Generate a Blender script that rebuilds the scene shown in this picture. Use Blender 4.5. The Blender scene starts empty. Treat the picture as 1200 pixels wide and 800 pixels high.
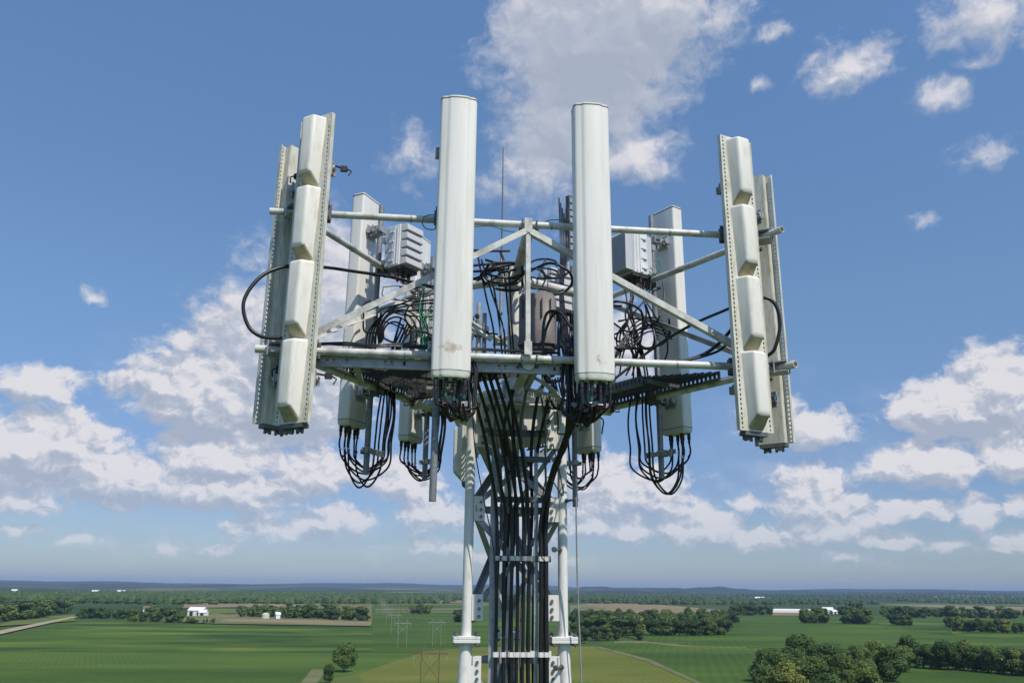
import bpy, bmesh, math, random
from mathutils import Vector, Matrix
R = math.radians
random.seed(7)
C = bpy.data.collections.new('place'); bpy.context.scene.collection.children.link(C)
sc = bpy.context.scene
H = 45.0                       # camera height above the fields

# ------------------------------------------------------------------ camera
CX, CY, YAW, PITCH, ROLL, F = -0.752, -6.857, 0.0998, 0.2884, 0.0104, 974.3
fh = Vector((math.sin(YAW), math.cos(YAW), 0)); r0 = Vector((math.cos(YAW), -math.sin(YAW), 0)); zz = Vector((0, 0, 1))
cf = fh*math.cos(PITCH) + zz*math.sin(PITCH); u0 = -fh*math.sin(PITCH) + zz*math.cos(PITCH)
cr = r0*math.cos(ROLL) + u0*math.sin(ROLL); cu = -r0*math.sin(ROLL) + u0*math.cos(ROLL)
cam = bpy.data.objects.new('camera', bpy.data.cameras.new('camera')); C.objects.link(cam)
cam.data.sensor_width = 36; cam.data.lens = F/1200*36; cam.data.clip_end = 90000; cam.data.clip_start = .05
cam.matrix_world = Matrix((
    (cr.x, cu.x, -cf.x, CX), (cr.y, cu.y, -cf.y, CY), (cr.z, cu.z, -cf.z, H), (0, 0, 0, 1)))
sc.camera = cam
def ray(u, v): return (cf + cr*((u-600)/F) - cu*((v-400)/F)).normalized()
def at(u, v, y):               # the point of the vertical plane y = const that is measured at (u, v) in the photograph
    d = ray(u, v); t = (y-CY)/d.y
    return Vector((CX, CY, H)) + d*t
def ground(u, v, z=0.0):
    d = ray(u, v); t = (z-H)/d.z
    return Vector((CX+d.x*t, CY+d.y*t, z))

# ------------------------------------------------------------------ materials
def mat(name, col, rough=.5, metal=0., noise=0., nscale=8., col2=None, bump=0., bscale=40., stretch=(1, 1, 1), coat=0, thr=None, spec=.5):
    m = bpy.data.materials.new(name); m.use_nodes = True; nt = m.node_tree; b = nt.nodes['Principled BSDF']
    b.inputs['Base Color'].default_value = (*col, 1); b.inputs['Roughness'].default_value = rough; b.inputs['Metallic'].default_value = metal
    b.inputs['Specular IOR Level'].default_value = spec
    if col2 is not None or bump:
        tc = nt.nodes.new('ShaderNodeTexCoord'); mp = nt.nodes.new('ShaderNodeMapping'); mp.inputs['Scale'].default_value = stretch
        nt.links.new(tc.outputs['Object'], mp.inputs['Vector'])
        oi = nt.nodes.new('ShaderNodeObjectInfo')
        ad = nt.nodes.new('ShaderNodeVectorMath'); ad.operation = 'ADD'; nt.links.new(mp.outputs[0], ad.inputs[0])
        sc3 = nt.nodes.new('ShaderNodeMath'); sc3.operation = 'MULTIPLY'; sc3.inputs[1].default_value = 37.; nt.links.new(oi.outputs['Random'], sc3.inputs[0])
        nt.links.new(sc3.outputs[0], ad.inputs[1])
        if col2 is not None:
            n = nt.nodes.new('ShaderNodeTexNoise'); n.inputs['Scale'].default_value = nscale; n.inputs['Detail'].default_value = 5; n.inputs['Roughness'].default_value = .65
            nt.links.new(ad.outputs[0], n.inputs['Vector'])
            cr_ = nt.nodes.new('ShaderNodeValToRGB'); a, bb = thr or (.4, .65)
            cr_.color_ramp.elements[0].position = a; cr_.color_ramp.elements[1].position = bb
            cr_.color_ramp.elements[0].color = (*col, 1); cr_.color_ramp.elements[1].color = (*col2, 1)
            nt.links.new(n.outputs['Fac'], cr_.inputs[0]); nt.links.new(cr_.outputs[0], b.inputs['Base Color'])
        if bump:
            n2 = nt.nodes.new('ShaderNodeTexNoise'); n2.inputs['Scale'].default_value = bscale; n2.inputs['Detail'].default_value = 3
            nt.links.new(ad.outputs[0], n2.inputs['Vector'])
            bp = nt.nodes.new('ShaderNodeBump'); bp.inputs['Strength'].default_value = bump; bp.inputs['Distance'].default_value = .01
            nt.links.new(n2.outputs['Fac'], bp.inputs['Height']); nt.links.new(bp.outputs[0], b.inputs['Normal'])
    return m
M = {}
M['radome'] = mat('radome', (.81, .79, .735), .36, col2=(.66, .63, .53), nscale=2.6, stretch=(6, 6, .5), thr=(.48, .85))
M['cap'] = mat('cap', (.70, .71, .63), .5, col2=(.5, .48, .38), nscale=7, thr=(.45, .8))
M['stain'] = mat('stain', (.55, .49, .34), .8, col2=(.27, .22, .12), nscale=9, thr=(.35, .7))  # lobe undersides: yellow-brown dirt, with their shade painted into the same colour
M['seal'] = mat('seal', (.10, .09, .08), .7)
M['cream'] = mat('cream', (.79, .765, .69), .45, col2=(.60, .55, .42), nscale=6, stretch=(3, 3, .8), thr=(.48, .8))
M['creamrib'] = mat('creamrib', (.68, .665, .58), .5, col2=(.42, .37, .24), nscale=5, stretch=(6, 6, 1.5), thr=(.45, .75))
M['galv'] = mat('galv', (.42, .43, .43), .5, .35, col2=(.30, .31, .32), nscale=18, bump=.15)
M['galvlight'] = mat('galvlight', (.66, .655, .61), .5, .05, col2=(.34, .335, .31), nscale=7, stretch=(1, 1, 1), thr=(.45, .68), bump=.2)
M['pipegalv'] = mat('pipegalv', (.27, .28, .29), .5, .3, col2=(.18, .19, .20), nscale=14, bump=.15)
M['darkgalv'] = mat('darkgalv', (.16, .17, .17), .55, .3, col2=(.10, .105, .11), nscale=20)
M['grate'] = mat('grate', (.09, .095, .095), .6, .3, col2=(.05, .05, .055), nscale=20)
M['white'] = mat('white', (.78, .77, .73), .42, col2=(.50, .47, .40), nscale=6, stretch=(4, 4, 1.2), thr=(.52, .82), bump=.08, bscale=20)
M['black'] = mat('black', (.013, .013, .014), .38)
M['black2'] = mat('black2', (.022, .022, .024), .55)
M['greycable'] = mat('greycable', (.18, .19, .20), .5)
M['unit'] = mat('unit', (.77, .77, .77), .42, col2=(.64, .64, .65), nscale=6)
M['unitfin'] = mat('unitfin', (.54, .54, .56), .5)
M['unitdark'] = mat('unitdark', (.06, .06, .065), .6)
M['brown'] = mat('brown', (.19, .168, .16), .5, col2=(.15, .135, .13), nscale=6)
M['red'] = mat('red', (.45, .02, .03), .5)
M['green'] = mat('green', (.0, .22, .09), .5)
M['greentape'] = mat('greentape', (.01, .10, .07), .5)
M['magenta'] = mat('magenta', (.22, .01, .09), .5)
M['whitetape'] = mat('whitetape', (.75, .75, .75), .5)
M['bolt'] = mat('bolt', (.25, .25, .25), .5, .6, col2=(.12, .11, .10), nscale=30)
M['coil'] = mat('coil', (.62, .62, .50), .5)

# ------------------------------------------------------------------ mesh helper
class MB:
    def __init__(s): s.v = []; s.f = []; s.sm = []
    def add(s, vs, fs, smooth=False):
        o = len(s.v); s.v += [Vector(p) for p in vs]; s.f += [tuple(i+o for i in f) for f in fs]; s.sm += [smooth]*len(fs)
        return s
    def box(s, c, d, rot=None):
        c = Vector(c); x, y, z = [k/2 for k in d]
        vs = [Vector((a, b, e)) for a in (-x, x) for b in (-y, y) for e in (-z, z)]
        if rot is not None: vs = [rot @ p for p in vs]
        return s.add([c+p for p in vs], [(0, 1, 3, 2), (4, 6, 7, 5), (0, 4, 5, 1), (2, 3, 7, 6), (0, 2, 6, 4), (1, 5, 7, 3)])
    def bar(s, a, b, w, h, up=None):      # rectangular bar a->b ; w along side, h along up
        a = Vector(a); b = Vector(b); d = (b-a); L = d.length; d.normalize()
        up = Vector(up or (0, 0, 1))
        if abs(d.dot(up)) > .99: up = Vector((0, 1, 0))
        sd = d.cross(up).normalized(); up = sd.cross(d)
        rot = Matrix((sd, d, up)).transposed()
        return s.box((a+b)/2, (w, L, h), rot)
    def angle(s, a, b, w=.045, t=.006, nrm=(0, -1, 0)):   # L section bar, one flange facing nrm
        a = Vector(a); b = Vector(b); d = (b-a).normalized(); n = Vector(nrm).normalized(); sd = d.cross(n).normalized()
        s.bar(a, b, w, t, n)
        off = sd*(w/2-t/2) - n*(w/2+t/2+.0005)
        s.bar(a+off, b+off, t, w, n)
        return s
    def tube(s, pts, r, n=8, caps=True, r2=None):
        pts = [Vector(p) for p in pts]; N = len(pts); vs = []; fs = []
        t0 = (pts[1]-pts[0]).normalized(); up = Vector((0, 0, 1)) if abs(t0.z) < .9 else Vector((1, 0, 0))
        nn = t0.cross(up).normalized()
        for i, p in enumerate(pts):
            t = (pts[min(i+1, N-1)]-pts[max(i-1, 0)]).normalized()
            nn = (nn - t*nn.dot(t)).normalized(); bb = t.cross(nn)
            rr = r if r2 is None else r + (r2-r)*i/(N-1)
            for k in range(n):
                a = 2*math.pi*k/n; vs.append(p + nn*math.cos(a)*rr + bb*math.sin(a)*rr)
        for i in range(N-1):
            for k in range(n):
                fs.append((i*n+k, i*n+(k+1) % n, (i+1)*n+(k+1) % n, (i+1)*n+k))
        s.add(vs, fs, True)
        if caps:
            s.add(vs[:n], [tuple(range(n-1, -1, -1))]); s.add(vs[-n:], [tuple(range(n))])
        return s
    def cyl(s, a, b, r, n=16, r2=None): return s.tube([a, b], r, n, True, r2)
    def pipe(s, a, b, r, wall=.005, n=20):   # open hollow pipe
        a = Vector(a); b = Vector(b)
        s.tube([a, b], r, n, False); s.tube([b, a], r-wall, n, False)
        d = (b-a).normalized(); up = Vector((0, 0, 1)) if abs(d.z) < .9 else Vector((1, 0, 0)); x = d.cross(up).normalized(); y = d.cross(x)
        for c in (a, b):
            vs = []
            for rr in (r, r-wall):
                vs += [c + (x*math.cos(2*math.pi*k/n) + y*math.sin(2*math.pi*k/n))*rr for k in range(n)]
            s.add(vs, [(k, (k+1) % n, n+(k+1) % n, n+k) for k in range(n)])
        return s
    def extr(s, prof, z0, z1, smooth=True, sc0=1., sc1=1., cx=0, cy=0, caps=True):
        n = len(prof)
        f = lambda p, k: ((p[0]-cx)*k+cx, (p[1]-cy)*k+cy)
        vs = [(*f(p, sc0), z0) for p in prof] + [(*f(p, sc1), z1) for p in prof]
        s.add(vs, [(k, (k+1) % n, n+(k+1) % n, n+k) for k in range(n)], smooth)
        if caps: s.add(vs[:n], [tuple(range(n-1, -1, -1))]); s.add(vs[n:], [tuple(range(n))])
        return s
    def build(s, name, m, parent=None, weld=False, bevel=0, segs=2, autos=None, loc=None):
        me = bpy.data.meshes.new(name); me.from_pydata([tuple(v) for v in s.v], [], s.f); me.update()
        me.polygons.foreach_set('use_smooth', s.sm)
        if weld or bevel or autos:
            bm = bmesh.new(); bm.from_mesh(me); bmesh.ops.remove_doubles(bm, verts=bm.verts, dist=1e-5)
            bmesh.ops.recalc_face_normals(bm, faces=bm.faces)
            if bevel: bmesh.ops.bevel(bm, geom=bm.edges[:], offset=bevel, segments=segs, affect='EDGES', profile=.5, clamp_overlap=True)
            if autos:
                for f in bm.faces: f.smooth = True
                for e in bm.edges:
                    if len(e.link_faces) == 2 and e.calc_face_angle(0) > autos: e.smooth = False
            bm.to_mesh(me); bm.free()
        me.materials.append(m)
        o = bpy.data.objects.new(name, me); C.objects.link(o)
        if parent is not None: o.parent = parent
        if loc is not None: o.location = loc
        return o
def tag(o, label, cat=None, group=None, kind=None):
    if label: o['label'] = label
    if cat: o['category'] = cat
    if group: o['group'] = group
    if kind: o['kind'] = kind
    return o
def empty(name, loc, rz=0., label=None, cat=None, group=None):
    o = bpy.data.objects.new(name, None); C.objects.link(o); o.location = loc; o.rotation_euler = (0, 0, rz); o.empty_display_size = .1
    return tag(o, label, cat, group)
def spline(pts, k=8):
    P = [Vector(p) for p in pts]; P = [P[0]*2-P[1]] + P + [P[-1]*2-P[-2]]; out = []
    for i in range(1, len(P)-2):
        for j in range(k):
            t = j/k; a, b, c, d = P[i-1:i+3]
            out.append(.5*((2*b) + (c-a)*t + (2*a-5*b+4*c-d)*t*t + (3*b-a-3*c+d)*t**3))
    out.append(P[-2]); return out
def cable(name, pts, r, m, label, group=None, cat='cable', parent=None, n=6, k=7):
    mb = MB().tube(spline(pts, k), r, n); o = mb.build(name, m, parent)
    if parent is None: tag(o, label, cat, group)
    return o
V = Vector
def face(k):
    a = R([-90, 30, 150][k]); return V((math.cos(a), math.sin(a), 0)), V((-math.sin(a), math.cos(a), 0)), a+R(90)
ZT, ZB, RT, RB = H+2.671, H+1.601, 1.04, 1.06
TX = -.04
def fp(k, s, off, z):
    n, t, _ = face(k); p = n*(1.05+off)+t*s; return V((p.x, p.y, z))

# ------------------------------------------------------------------ platform
plat = empty('antenna_platform', (0, 0, ZB), 0, 'triangular steel pipe platform with grated catwalk carrying all the antennas at the tower top', 'antenna platform')
def loc(p): p = V(p); return V((p.x, p.y, p.z-ZB))
for k in range(3):
    n, t, rz = face(k)
    for z, r, rad in ((ZT, RT, .0265), (ZB, RB, .0285)):
        e0, e1 = -1.99, 1.76
        a = n*r+t*e0; b = n*r+t*e1
        o = MB().pipe(loc((a.x, a.y, z)), loc((b.x, b.y, z)), rad).build('horizontal_pipe', M['galvlight'], plat)
    # sleeve joints on the pipes
    for s_ in (-.95, .12, 1.05):
        for z, r, rad in ((ZT, RT, .0265), (ZB, RB, .0285)):
            a = n*r+t*s_; b = n*r+t*(s_+.012)
            MB().cyl(loc((a.x, a.y, z)), loc((b.x, b.y, z)), rad+.003, 20).build('pipe_band', M['galv'], plat)
    # radial arms
    for z, r in ((ZT-.01, RT), (ZB-.01, RB)):
        zin = z - (.04 if z > H+2 else 0)
        a = n*(r-.027)+t*(-.045 if k == 0 else 0)+V((0, 0, z-.02)); b = n*.06+V((TX, 0, zin))
        MB().cyl(loc(b), loc(a), .047 if z < H+2 else .043, 20).build('radial_arm', M['galvlight'], plat)
        cc = n*(r-.0)+t*(-.045 if k == 0 else 0)+V((0, 0, z)); rot = Matrix.Rotation(rz, 3, 'Z')
        c_ = MB()
        c_.box(loc(cc - n*.045), (.15, .012, .10), rot)
        for dx in (-.055, .055):
            for dz in (-.032, .032):
                q = loc(cc+t*dx+V((0, 0, dz))); c_.cyl(q+n*.045, q-n*.07, .005, 6)
            q = loc(cc+t*dx)
            c_.tube([q+V((0, 0, .037)), q+n*.035+V((0, 0, .03)), q+n*.04, q+n*.035-V((0, 0, .03)), q-V((0, 0, .037))], .005, 6)
        c_.build('pipe_clamp', M['darkgalv'], plat)
    # vertical bar and diagonals of the face
    sh = t*(-.058 if k == 0 else 0); top = n*(RT+.045)+sh+V((0, 0, ZT-.075)); botm = n*(RB+.045)+sh+V((0, 0, ZB+.03))
    MB().box(loc(n*(RT+.045)+sh+V((0, 0, ZT-.03))), (.06, .012, .13), Matrix.Rotation(rz, 3, 'Z')).box(loc(n*(RT+.052)+sh+V((0, 0, ZT-.075))), (.026, .012, .026), Matrix.Rotation(rz, 3, 'Z')).build('node_plate', M['galvlight'], plat, bevel=.003)
    MB().angle(loc(top), loc(botm), .034, .007, n).box(loc(botm+V((0, 0, .04))), (.055, .02, .10), Matrix.Rotation(rz, 3, 'Z')).build('vertical_bar', M['galvlight'], plat)
    for s_ in (-1, 1):
        end = n*(RB+.02)+t*s_*1.72+V((0, 0, ZB+.05))
        MB().angle(loc(top+n*.010+t*s_*.02), loc(end), .046, .006, n).build('diagonal_bar', M['galvlight'], plat)
    # corner clamps
# corner plates where pipes cross
for k in range(3):
    n, t, rz = face(k)
    for z, r in ((ZT, RT), (ZB, RB)):
        s_ = -math.sqrt(3)*r
        p = n*r+t*s_
        c_ = MB().box(loc((p.x, p.y, z+.036)), (.14, .14, .010), Matrix.Rotation(rz+R(30), 3, 'Z')).box(loc((p.x, p.y, z-.036)), (.14, .14, .010), Matrix.Rotation(rz+R(30), 3, 'Z'))
        for dx in (-.06, .06):
            for dy in (-.06, .06):
                q = loc((p.x+dx, p.y+dy, z)); c_.cyl(q-V((0, 0, .055)), q+V((0, 0, .055)), .006, 6)
        c_.build('corner_clamp', M['galv'], plat)
# centre post
MB().cyl(loc((TX, 0, H+1.30)), loc((TX, 0, H+2.74)), .066, 28).build('center_post', M['white'], plat)
for z in (H+1.62, H+2.60):
    pc = MB().cyl(loc((TX, 0, z-.1)), loc((TX, 0, z+.1)), .074, 28)
    for k in range(3):
        n, t, rz = face(k); rot = Matrix.Rotation(rz, 3, 'Z')
        pc.box(loc(V((TX, 0, z))+n*.083), (.14, .014, .15), rot)
        for dx in (-.058, .058):
            for dz in (-.05, .05): pc.cyl(loc(V((TX, 0, z+dz))+n*.080+t*dx), loc(V((TX, 0, z+dz))+n*.115+t*dx), .010, 6)
    pc.build('post_collar', M['white'], plat)
# catwalk gratings
def grating(k, s0, s1, w, zc, par):
    n, t, rz = face(k); mb = MB(); rot = Matrix.Rotation(rz, 3, 'Z'); nb = int(w/.033)
    def pt(s_, d, z): return loc(n*(RB-.05-d)+t*s_+V((0, 0, z)))
    for i in range(nb+1):
        d = i*w/nb; ex = d*1.35
        mb.bar(pt(s0+ex, d, zc), pt(s1-ex, d, zc), .004, .028)
    L = s1-s0; m = int(L/.07)
    for j in range(m+1):
        s_ = s0+j*L/m
        dmax = min(w, (s_-s0)/1.35, (s1-s_)/1.35)
        if dmax > .03: mb.bar(pt(s_, 0, zc+.009), pt(s_, dmax, zc+.009), .006, .006)
    o = mb.build('catwalk_grating', M['grate'], par)
    ch = MB()                                   # perforated edge channels, punched in a zigzag of round holes
    for d, e in ((-.008, 0), (w+.012, 1.35*w)):
        a, b = pt(s0+e, d, zc-.026), pt(s1-e, d, zc-.026)
        ch.bar(a+V((0, 0, .030)), b+V((0, 0, .030)), .004, .022); ch.bar(a-V((0, 0, .022)), b-V((0, 0, .022)), .004, .022)
        Ls = (b-a).length; q = int(Ls/.045); dd = (b-a)/q
        for j in range(q):
            if k == 0 and (j % 9) not in (2, 3, 5):
                ch.bar(a+dd*j+V((0, 0, .0035)), a+dd*(j+1)+V((0, 0, .0035)), .004, .031); continue
            ch.bar(a+dd*j+V((0, 0, .0035)), a+dd*(j+.62)+V((0, 0, .0035)), .004, .031)
        up = n*(.02 if d > 0 else -.02)
        ch.bar(a+up*.5-V((0, 0, .035)), b+up*.5-V((0, 0, .035)), .03, .004)
    for j in range(3):
        s_ = s0+(j+.5)*L/3
        ch.bar(pt(s_, 0, zc-.03), pt(s_, w, zc-.03), .04, .03)
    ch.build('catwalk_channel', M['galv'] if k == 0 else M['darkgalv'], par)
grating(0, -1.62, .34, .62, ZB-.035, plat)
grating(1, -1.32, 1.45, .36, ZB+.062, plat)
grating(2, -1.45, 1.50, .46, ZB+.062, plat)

# ------------------------------------------------------------------ antennas
def rprof(W, D, y0, seg=5):
    # smooth radome section: rounded corners, slightly bowed front with two soft shoulders ; front is -y
    pts = []
    def arc(cx, cy, r, a0, a1):
        for i in range(seg+1):
            a = R(a0+(a1-a0)*i/seg); pts.append((cx+r*math.cos(a), cy+r*math.sin(a)))
    hw = W/2
    arc(hw-.02, y0-.02, .02, 90, 0)[:0] if False else None
    pts += []
    arc(hw-.018, y0-.018, .018, 90, 0)
    arc(hw-.034, y0-D+.052, .034, 0, -62)
    pts += [(hw*.66, y0-D+.0165), (hw*.58, y0-D+.0125), (hw*.52, y0-D+.006), (hw*.46, y0-D+.002), (hw*.38, y0-D), (0, y0-D-.003), (-hw*.38, y0-D), (-hw*.46, y0-D+.002), (-hw*.52, y0-D+.006), (-hw*.58, y0-D+.0125), (-hw*.66, y0-D+.0165)]
    arc(-hw+.034, y0-D+.052, .034, -118, -180)
    arc(-hw+.018, y0-.018, .018, 180, 90)
    return pts[::-1]
def bracket(par, z, y0, y1, dx=0.):
    b = MB()
    for sx in (-1, 1):
        b.box((dx*.5+sx*.035, (y0+y1)/2, z), (.006, abs(y1-y0), .07)); b.cyl((dx+sx*.055, .04, z+.02), (dx+sx*.055, -.06, z+.02), .006, 6); b.cyl((dx+sx*.055, .04, z-.02), (dx+sx*.055, -.06, z-.02), .006, 6)
    b.box((dx, .036, z), (.15, .012, .06)); b.box((dx, -.036, z), (.15, .012, .06))
    b.box((0, y1+.008, z), (.12, .012, .12)); b.cyl((-.06, (y0+y1)/2, z), (.06, (y0+y1)/2, z), .010, 8)
    b.cyl((-.075, y1+.03, z), (-.055, y1+.03, z), .028, 12); b.cyl((.055, y1+.03, z), (.075, y1+.03, z), .028, 12)
    return b.build('bracket', M['galv'], par)
def crossclamps(par, zs, dx=0.):
    for z in zs:
        b = MB(); b.box((dx, .036, z), (.13, .010, .12)); 
        for sx in (-1, 1):
            for sz in (-1, 1):
                b.cyl((dx+sx*.045, .09, z+sz*.045), (dx+sx*.045, -.045, z+sz*.045), .006, 6)
        b.box((dx, -.034, z+.045), (.11, .008, .03)); b.box((dx, -.034, z-.045), (.11, .008, .03))
        b.box((dx, .095, z+.0), (.11, .008, .12)); b.build('pipe_clamp', M['darkgalv'], par)
def smooth_antenna(k, s, z0, L, label, pz0, pz1, dx=0., yaw=0., W=.272, D=.15, tilt=0.):
    p = fp(k, s, .062, z0); n, t, rz = face(k)
    root = empty('smooth_panel_antenna', p, rz+yaw, label, 'panel antenna', 'smooth radome panel antennas')
    y0 = -.118
    pr = rprof(W, D, y0); cy = y0-D/2
    MB().extr(pr, .05, L-.022).build('radome', M['radome'], root, autos=R(28))
    cap = MB()
    cap.extr(pr, .0, .018, True, .86, .97, 0, cy); cap.extr(pr, .018, .046, True, .97, 1.0, 0, cy)
    cap.build('bottom_cap', M['cap'], root, autos=R(40))
    MB().extr(pr, .0455, .0505, True, 1.006, 1.006, 0, cy).build('seal', M['seal'], root, autos=R(40)); MB().extr(pr, L-.0225, L-.014, True, 1.012, 1.012, 0, cy).build('seal', M['seal'], root, autos=R(40))
    MB().extr(pr, L-.0145, L-.006, True, 1.004, 1.004, 0, cy).extr(pr, L-.006, L, True, 1.0, .95, 0, cy).build('top_cap', M['cap'], root, autos=R(40))
    for i in range(6):
        x = (-1 if i % 2 == 0 else 1)*(.03+.035*(i//2)); y = cy+(.03 if (i//2) % 2 else -.025)
        q = MB().cyl((x, y, .004), (x, y, -.05), .015, 12).cyl((x, y, -.05), (x, y, -.085), .011, 10).build('connector', M['black2'], root)
    MB().cyl((dx, 0, pz0-z0), (dx, 0, pz1-z0), .025, 20).build('mounting_pipe', M['pipegalv'], root)
    for z in (.28, L-.35): bracket(root, z, -.03, y0-.002, dx)
    crossclamps(root, (ZT-z0, ZB-z0), dx)
    return root
def stained(m, c, ru, rv, nm):
    m2 = m.copy(); m2.name = nm; nt = m2.node_tree; b = nt.nodes['Principled BSDF']; src = b.inputs['Base Color'].links[0].from_socket
    tc = nt.nodes.new('ShaderNodeTexCoord'); mp = nt.nodes.new('ShaderNodeMapping'); mp.vector_type = 'TEXTURE'; mp.inputs['Location'].default_value = c; mp.inputs['Scale'].default_value = (ru, .4, rv)
    nt.links.new(tc.outputs['Object'], mp.inputs[0]); ln = nt.nodes.new('ShaderNodeVectorMath'); ln.operation = 'LENGTH'; nt.links.new(mp.outputs[0], ln.inputs[0])
    n = nt.nodes.new('ShaderNodeTexNoise'); n.inputs['Scale'].default_value = 28; n.inputs['Detail'].default_value = 6; nt.links.new(tc.outputs['Object'], n.inputs['Vector'])
    a = nt.nodes.new('ShaderNodeMath'); a.operation = 'MULTIPLY_ADD'; a.inputs[1].default_value = 2.2; nt.links.new(n.outputs['Fac'], a.inputs[0]); nt.links.new(ln.outputs['Value'], a.inputs[2])
    r = nt.nodes.new('ShaderNodeMapRange'); r.inputs[1].default_value = 1.75; r.inputs[2].default_value = 1.15; r.inputs[3].default_value = 0; r.inputs[4].default_value = .8; nt.links.new(a.outputs[0], r.inputs[0])
    mx = nt.nodes.new('ShaderNodeMix'); mx.data_type = 'RGBA'; nt.links.new(r.outputs[0], mx.inputs[0]); nt.links.new(src, mx.inputs[6]); mx.inputs[7].default_value = (.45, .33, .20, 1); nt.links.new(mx.outputs[2], b.inputs['Base Color'])
    return m2
A1 = smooth_antenna(0, -.618, H+1.37, 2.175, 'large smooth white front antenna left of the tower centre, brown stain near its foot', H+.56, H+3.45, -.09)
A2 = smooth_antenna(0, .390, H+1.385, 2.175, 'large smooth white front antenna right of the tower centre, beside the slim ribbed box', H+1.08, H+3.45, -.03)
A3 = smooth_antenna(2, .555, H+1.285, 2.11, 'smooth white antenna behind the left finned radio unit, next to the left lobed panels', H+.88, H+3.28, .02)
A4 = smooth_antenna(2, -.40, H+1.31, 2.08, 'smooth white antenna half hidden behind the front left smooth antenna, foot below the catwalk', H+.95, H+3.15, .02)
A5 = smooth_antenna(1, -.575, H+1.30, 2.13, 'smooth white antenna behind the right radio unit, with wide cable loops below its foot', H+.91, H+3.34, .03)
A6 = smooth_antenna(1, .60, H+1.28, 2.08, 'smooth white antenna whose foot alone shows below the front right smooth antenna', H+.75, H+3.2, .0)

for A_, c_, q_ in ((A1, (-.0, -.27, .21), (.12, .06)), (A2, (.02, -.27, .13), (.05, .06))):
    for ch in A_.children:
        if ch.name.startswith('radome'): ch.data.materials[0] = stained(M['radome'], c_, *q_, 'radome_stained')
def bump_mesh(Ln=.571):
    d = .098; w0 = .096; w1 = .056; wb = .070
    bm = bmesh.new()
    def P(x, y, z): return bm.verts.new((x, y, z))
    a = [P(-wb, 0, 0), P(wb, 0, 0), P(w0, 0, Ln), P(-w0, 0, Ln)]
    b = [P(-w1, -d, .100), P(w1, -d, .100), P(w1, -d, Ln-.010), P(-w1, -d, Ln-.010)]
    bm.faces.new(a[::-1] if False else a)
    bm.faces.new([b[3], b[2], b[1], b[0]])
    for i in range(4): bm.faces.new([a[i], b[i], b[(i+1) % 4], a[(i+1) % 4]][::-1])
    bmesh.ops.recalc_face_normals(bm, faces=bm.faces)
    ed = [e for e in bm.edges if not all(abs(v.co.y) < 1e-6 for v in e.verts)]
    bmesh.ops.bevel(bm, geom=ed, offset=.024, segments=5, affect='EDGES', profile=.5, clamp_overlap=True)
    for f in bm.faces: f.smooth = True
    for e in bm.edges:
        if len(e.link_faces) == 2 and e.calc_face_angle(0) > R(35): e.smooth = False
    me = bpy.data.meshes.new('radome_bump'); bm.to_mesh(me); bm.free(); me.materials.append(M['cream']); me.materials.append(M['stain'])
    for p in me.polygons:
        if p.normal.z < -.25 and p.center.y > -d+.012: p.material_index = 1  # down-facing faces take the browned colour, dirt and painted underside shade together
    return me
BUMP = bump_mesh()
def ribbed_antenna(k, s, z0, label, yaw, pz0, pz1, L=2.33):
    p = fp(k, s, .062, z0); n, t, rz = face(k)
    root = empty('ribbed_panel_antenna', p, rz, label, 'panel antenna', 'four lobed panel antennas with slotted edges')
    g = bpy.data.objects.new('panel', None)
    rot = Matrix.Rotation(yaw, 4, 'Z'); off = Matrix.Translation((0, -.0, 0))
    def place(o, y=-.135):
        o.matrix_local = rot @ Matrix.Translation((0, y, 0)) ; return o
    mb = MB()
    mb.box((0, 0, L/2), (.200, .004, L))
    for sx in (-1, 1):
        mb.box((sx*.109, 0, L/2), (.018, .004, L)); mb.box((sx*.139, 0, L/2), (.016, .004, L))
        q = int(L/.034)
        for j in range(q+1):
            z = j*L/q; mb.box((sx*.1245, 0, min(max(z, .006), L-.006)), (.013, .004, .014))
        mb.box((sx*.149, .012, L/2), (.004, .034, L))           # outer lip
        mb.box((sx*.098, .034, L/2), (.004, .060, L))           # back channel walls
    mb.box((0, .066, L/2), (.192, .004, L))
    mb.box((0, .032, .002), (.20, .06, .004)); mb.box((0, .032, L-.002), (.20, .06, .004))
    o = mb.build('back_panel', M['creamrib'], root); place(o)
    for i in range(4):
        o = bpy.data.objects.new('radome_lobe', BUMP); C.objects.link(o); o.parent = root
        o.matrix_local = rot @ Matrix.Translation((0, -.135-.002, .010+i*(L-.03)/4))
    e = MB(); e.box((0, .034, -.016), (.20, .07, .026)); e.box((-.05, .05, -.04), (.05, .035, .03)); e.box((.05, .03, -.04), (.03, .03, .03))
    for q in (-.07, -.02, .03, .07): e.cyl((q, .04, -.03), (q, .04, -.065), .011, 8)
    o = e.build('connector_tray', M['darkgalv'], root); place(o)
    MB().cyl((0, .0, pz0-z0), (0, .0, pz1-z0), .028, 20).build('mounting_pipe', M['galv'], root)
    for z in (.33, L-.38):
        b = bracket(root, z, -.03, -.066, 0)
        # black locking bolt sticking out of the bracket
        MB().cyl((.03, -.01, z+.05), (.16, .06, z+.045), .008, 6).box((.13, .045, z+.045), (.05, .03, .04)).tube([(.15, .05, z+.05), (.19, .03, z+.02), (.17, .02, z-.02)], .006, 5).build('locking_bolt', M['black2'], root)
    crossclamps(root, (ZT-z0, ZB-z0))
    return root
ribbed_antenna(0, -1.60, H+1.045, 'four lobed cream antenna at the left end of the front pipes, nearest on the left', R(-34), H+1.25, H+3.1)
ribbed_antenna(0, 1.515, H+1.08, 'four lobed cream antenna at the right end of the front pipes, nearest on the right', R(19), H+1.25, H+3.1)
ribbed_antenna(2, 1.66, H+1.10, 'lobed cream antenna seen from behind at the far left, behind the nearest left panel', R(-16), H+1.3, H+3.0, 2.21)
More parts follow.
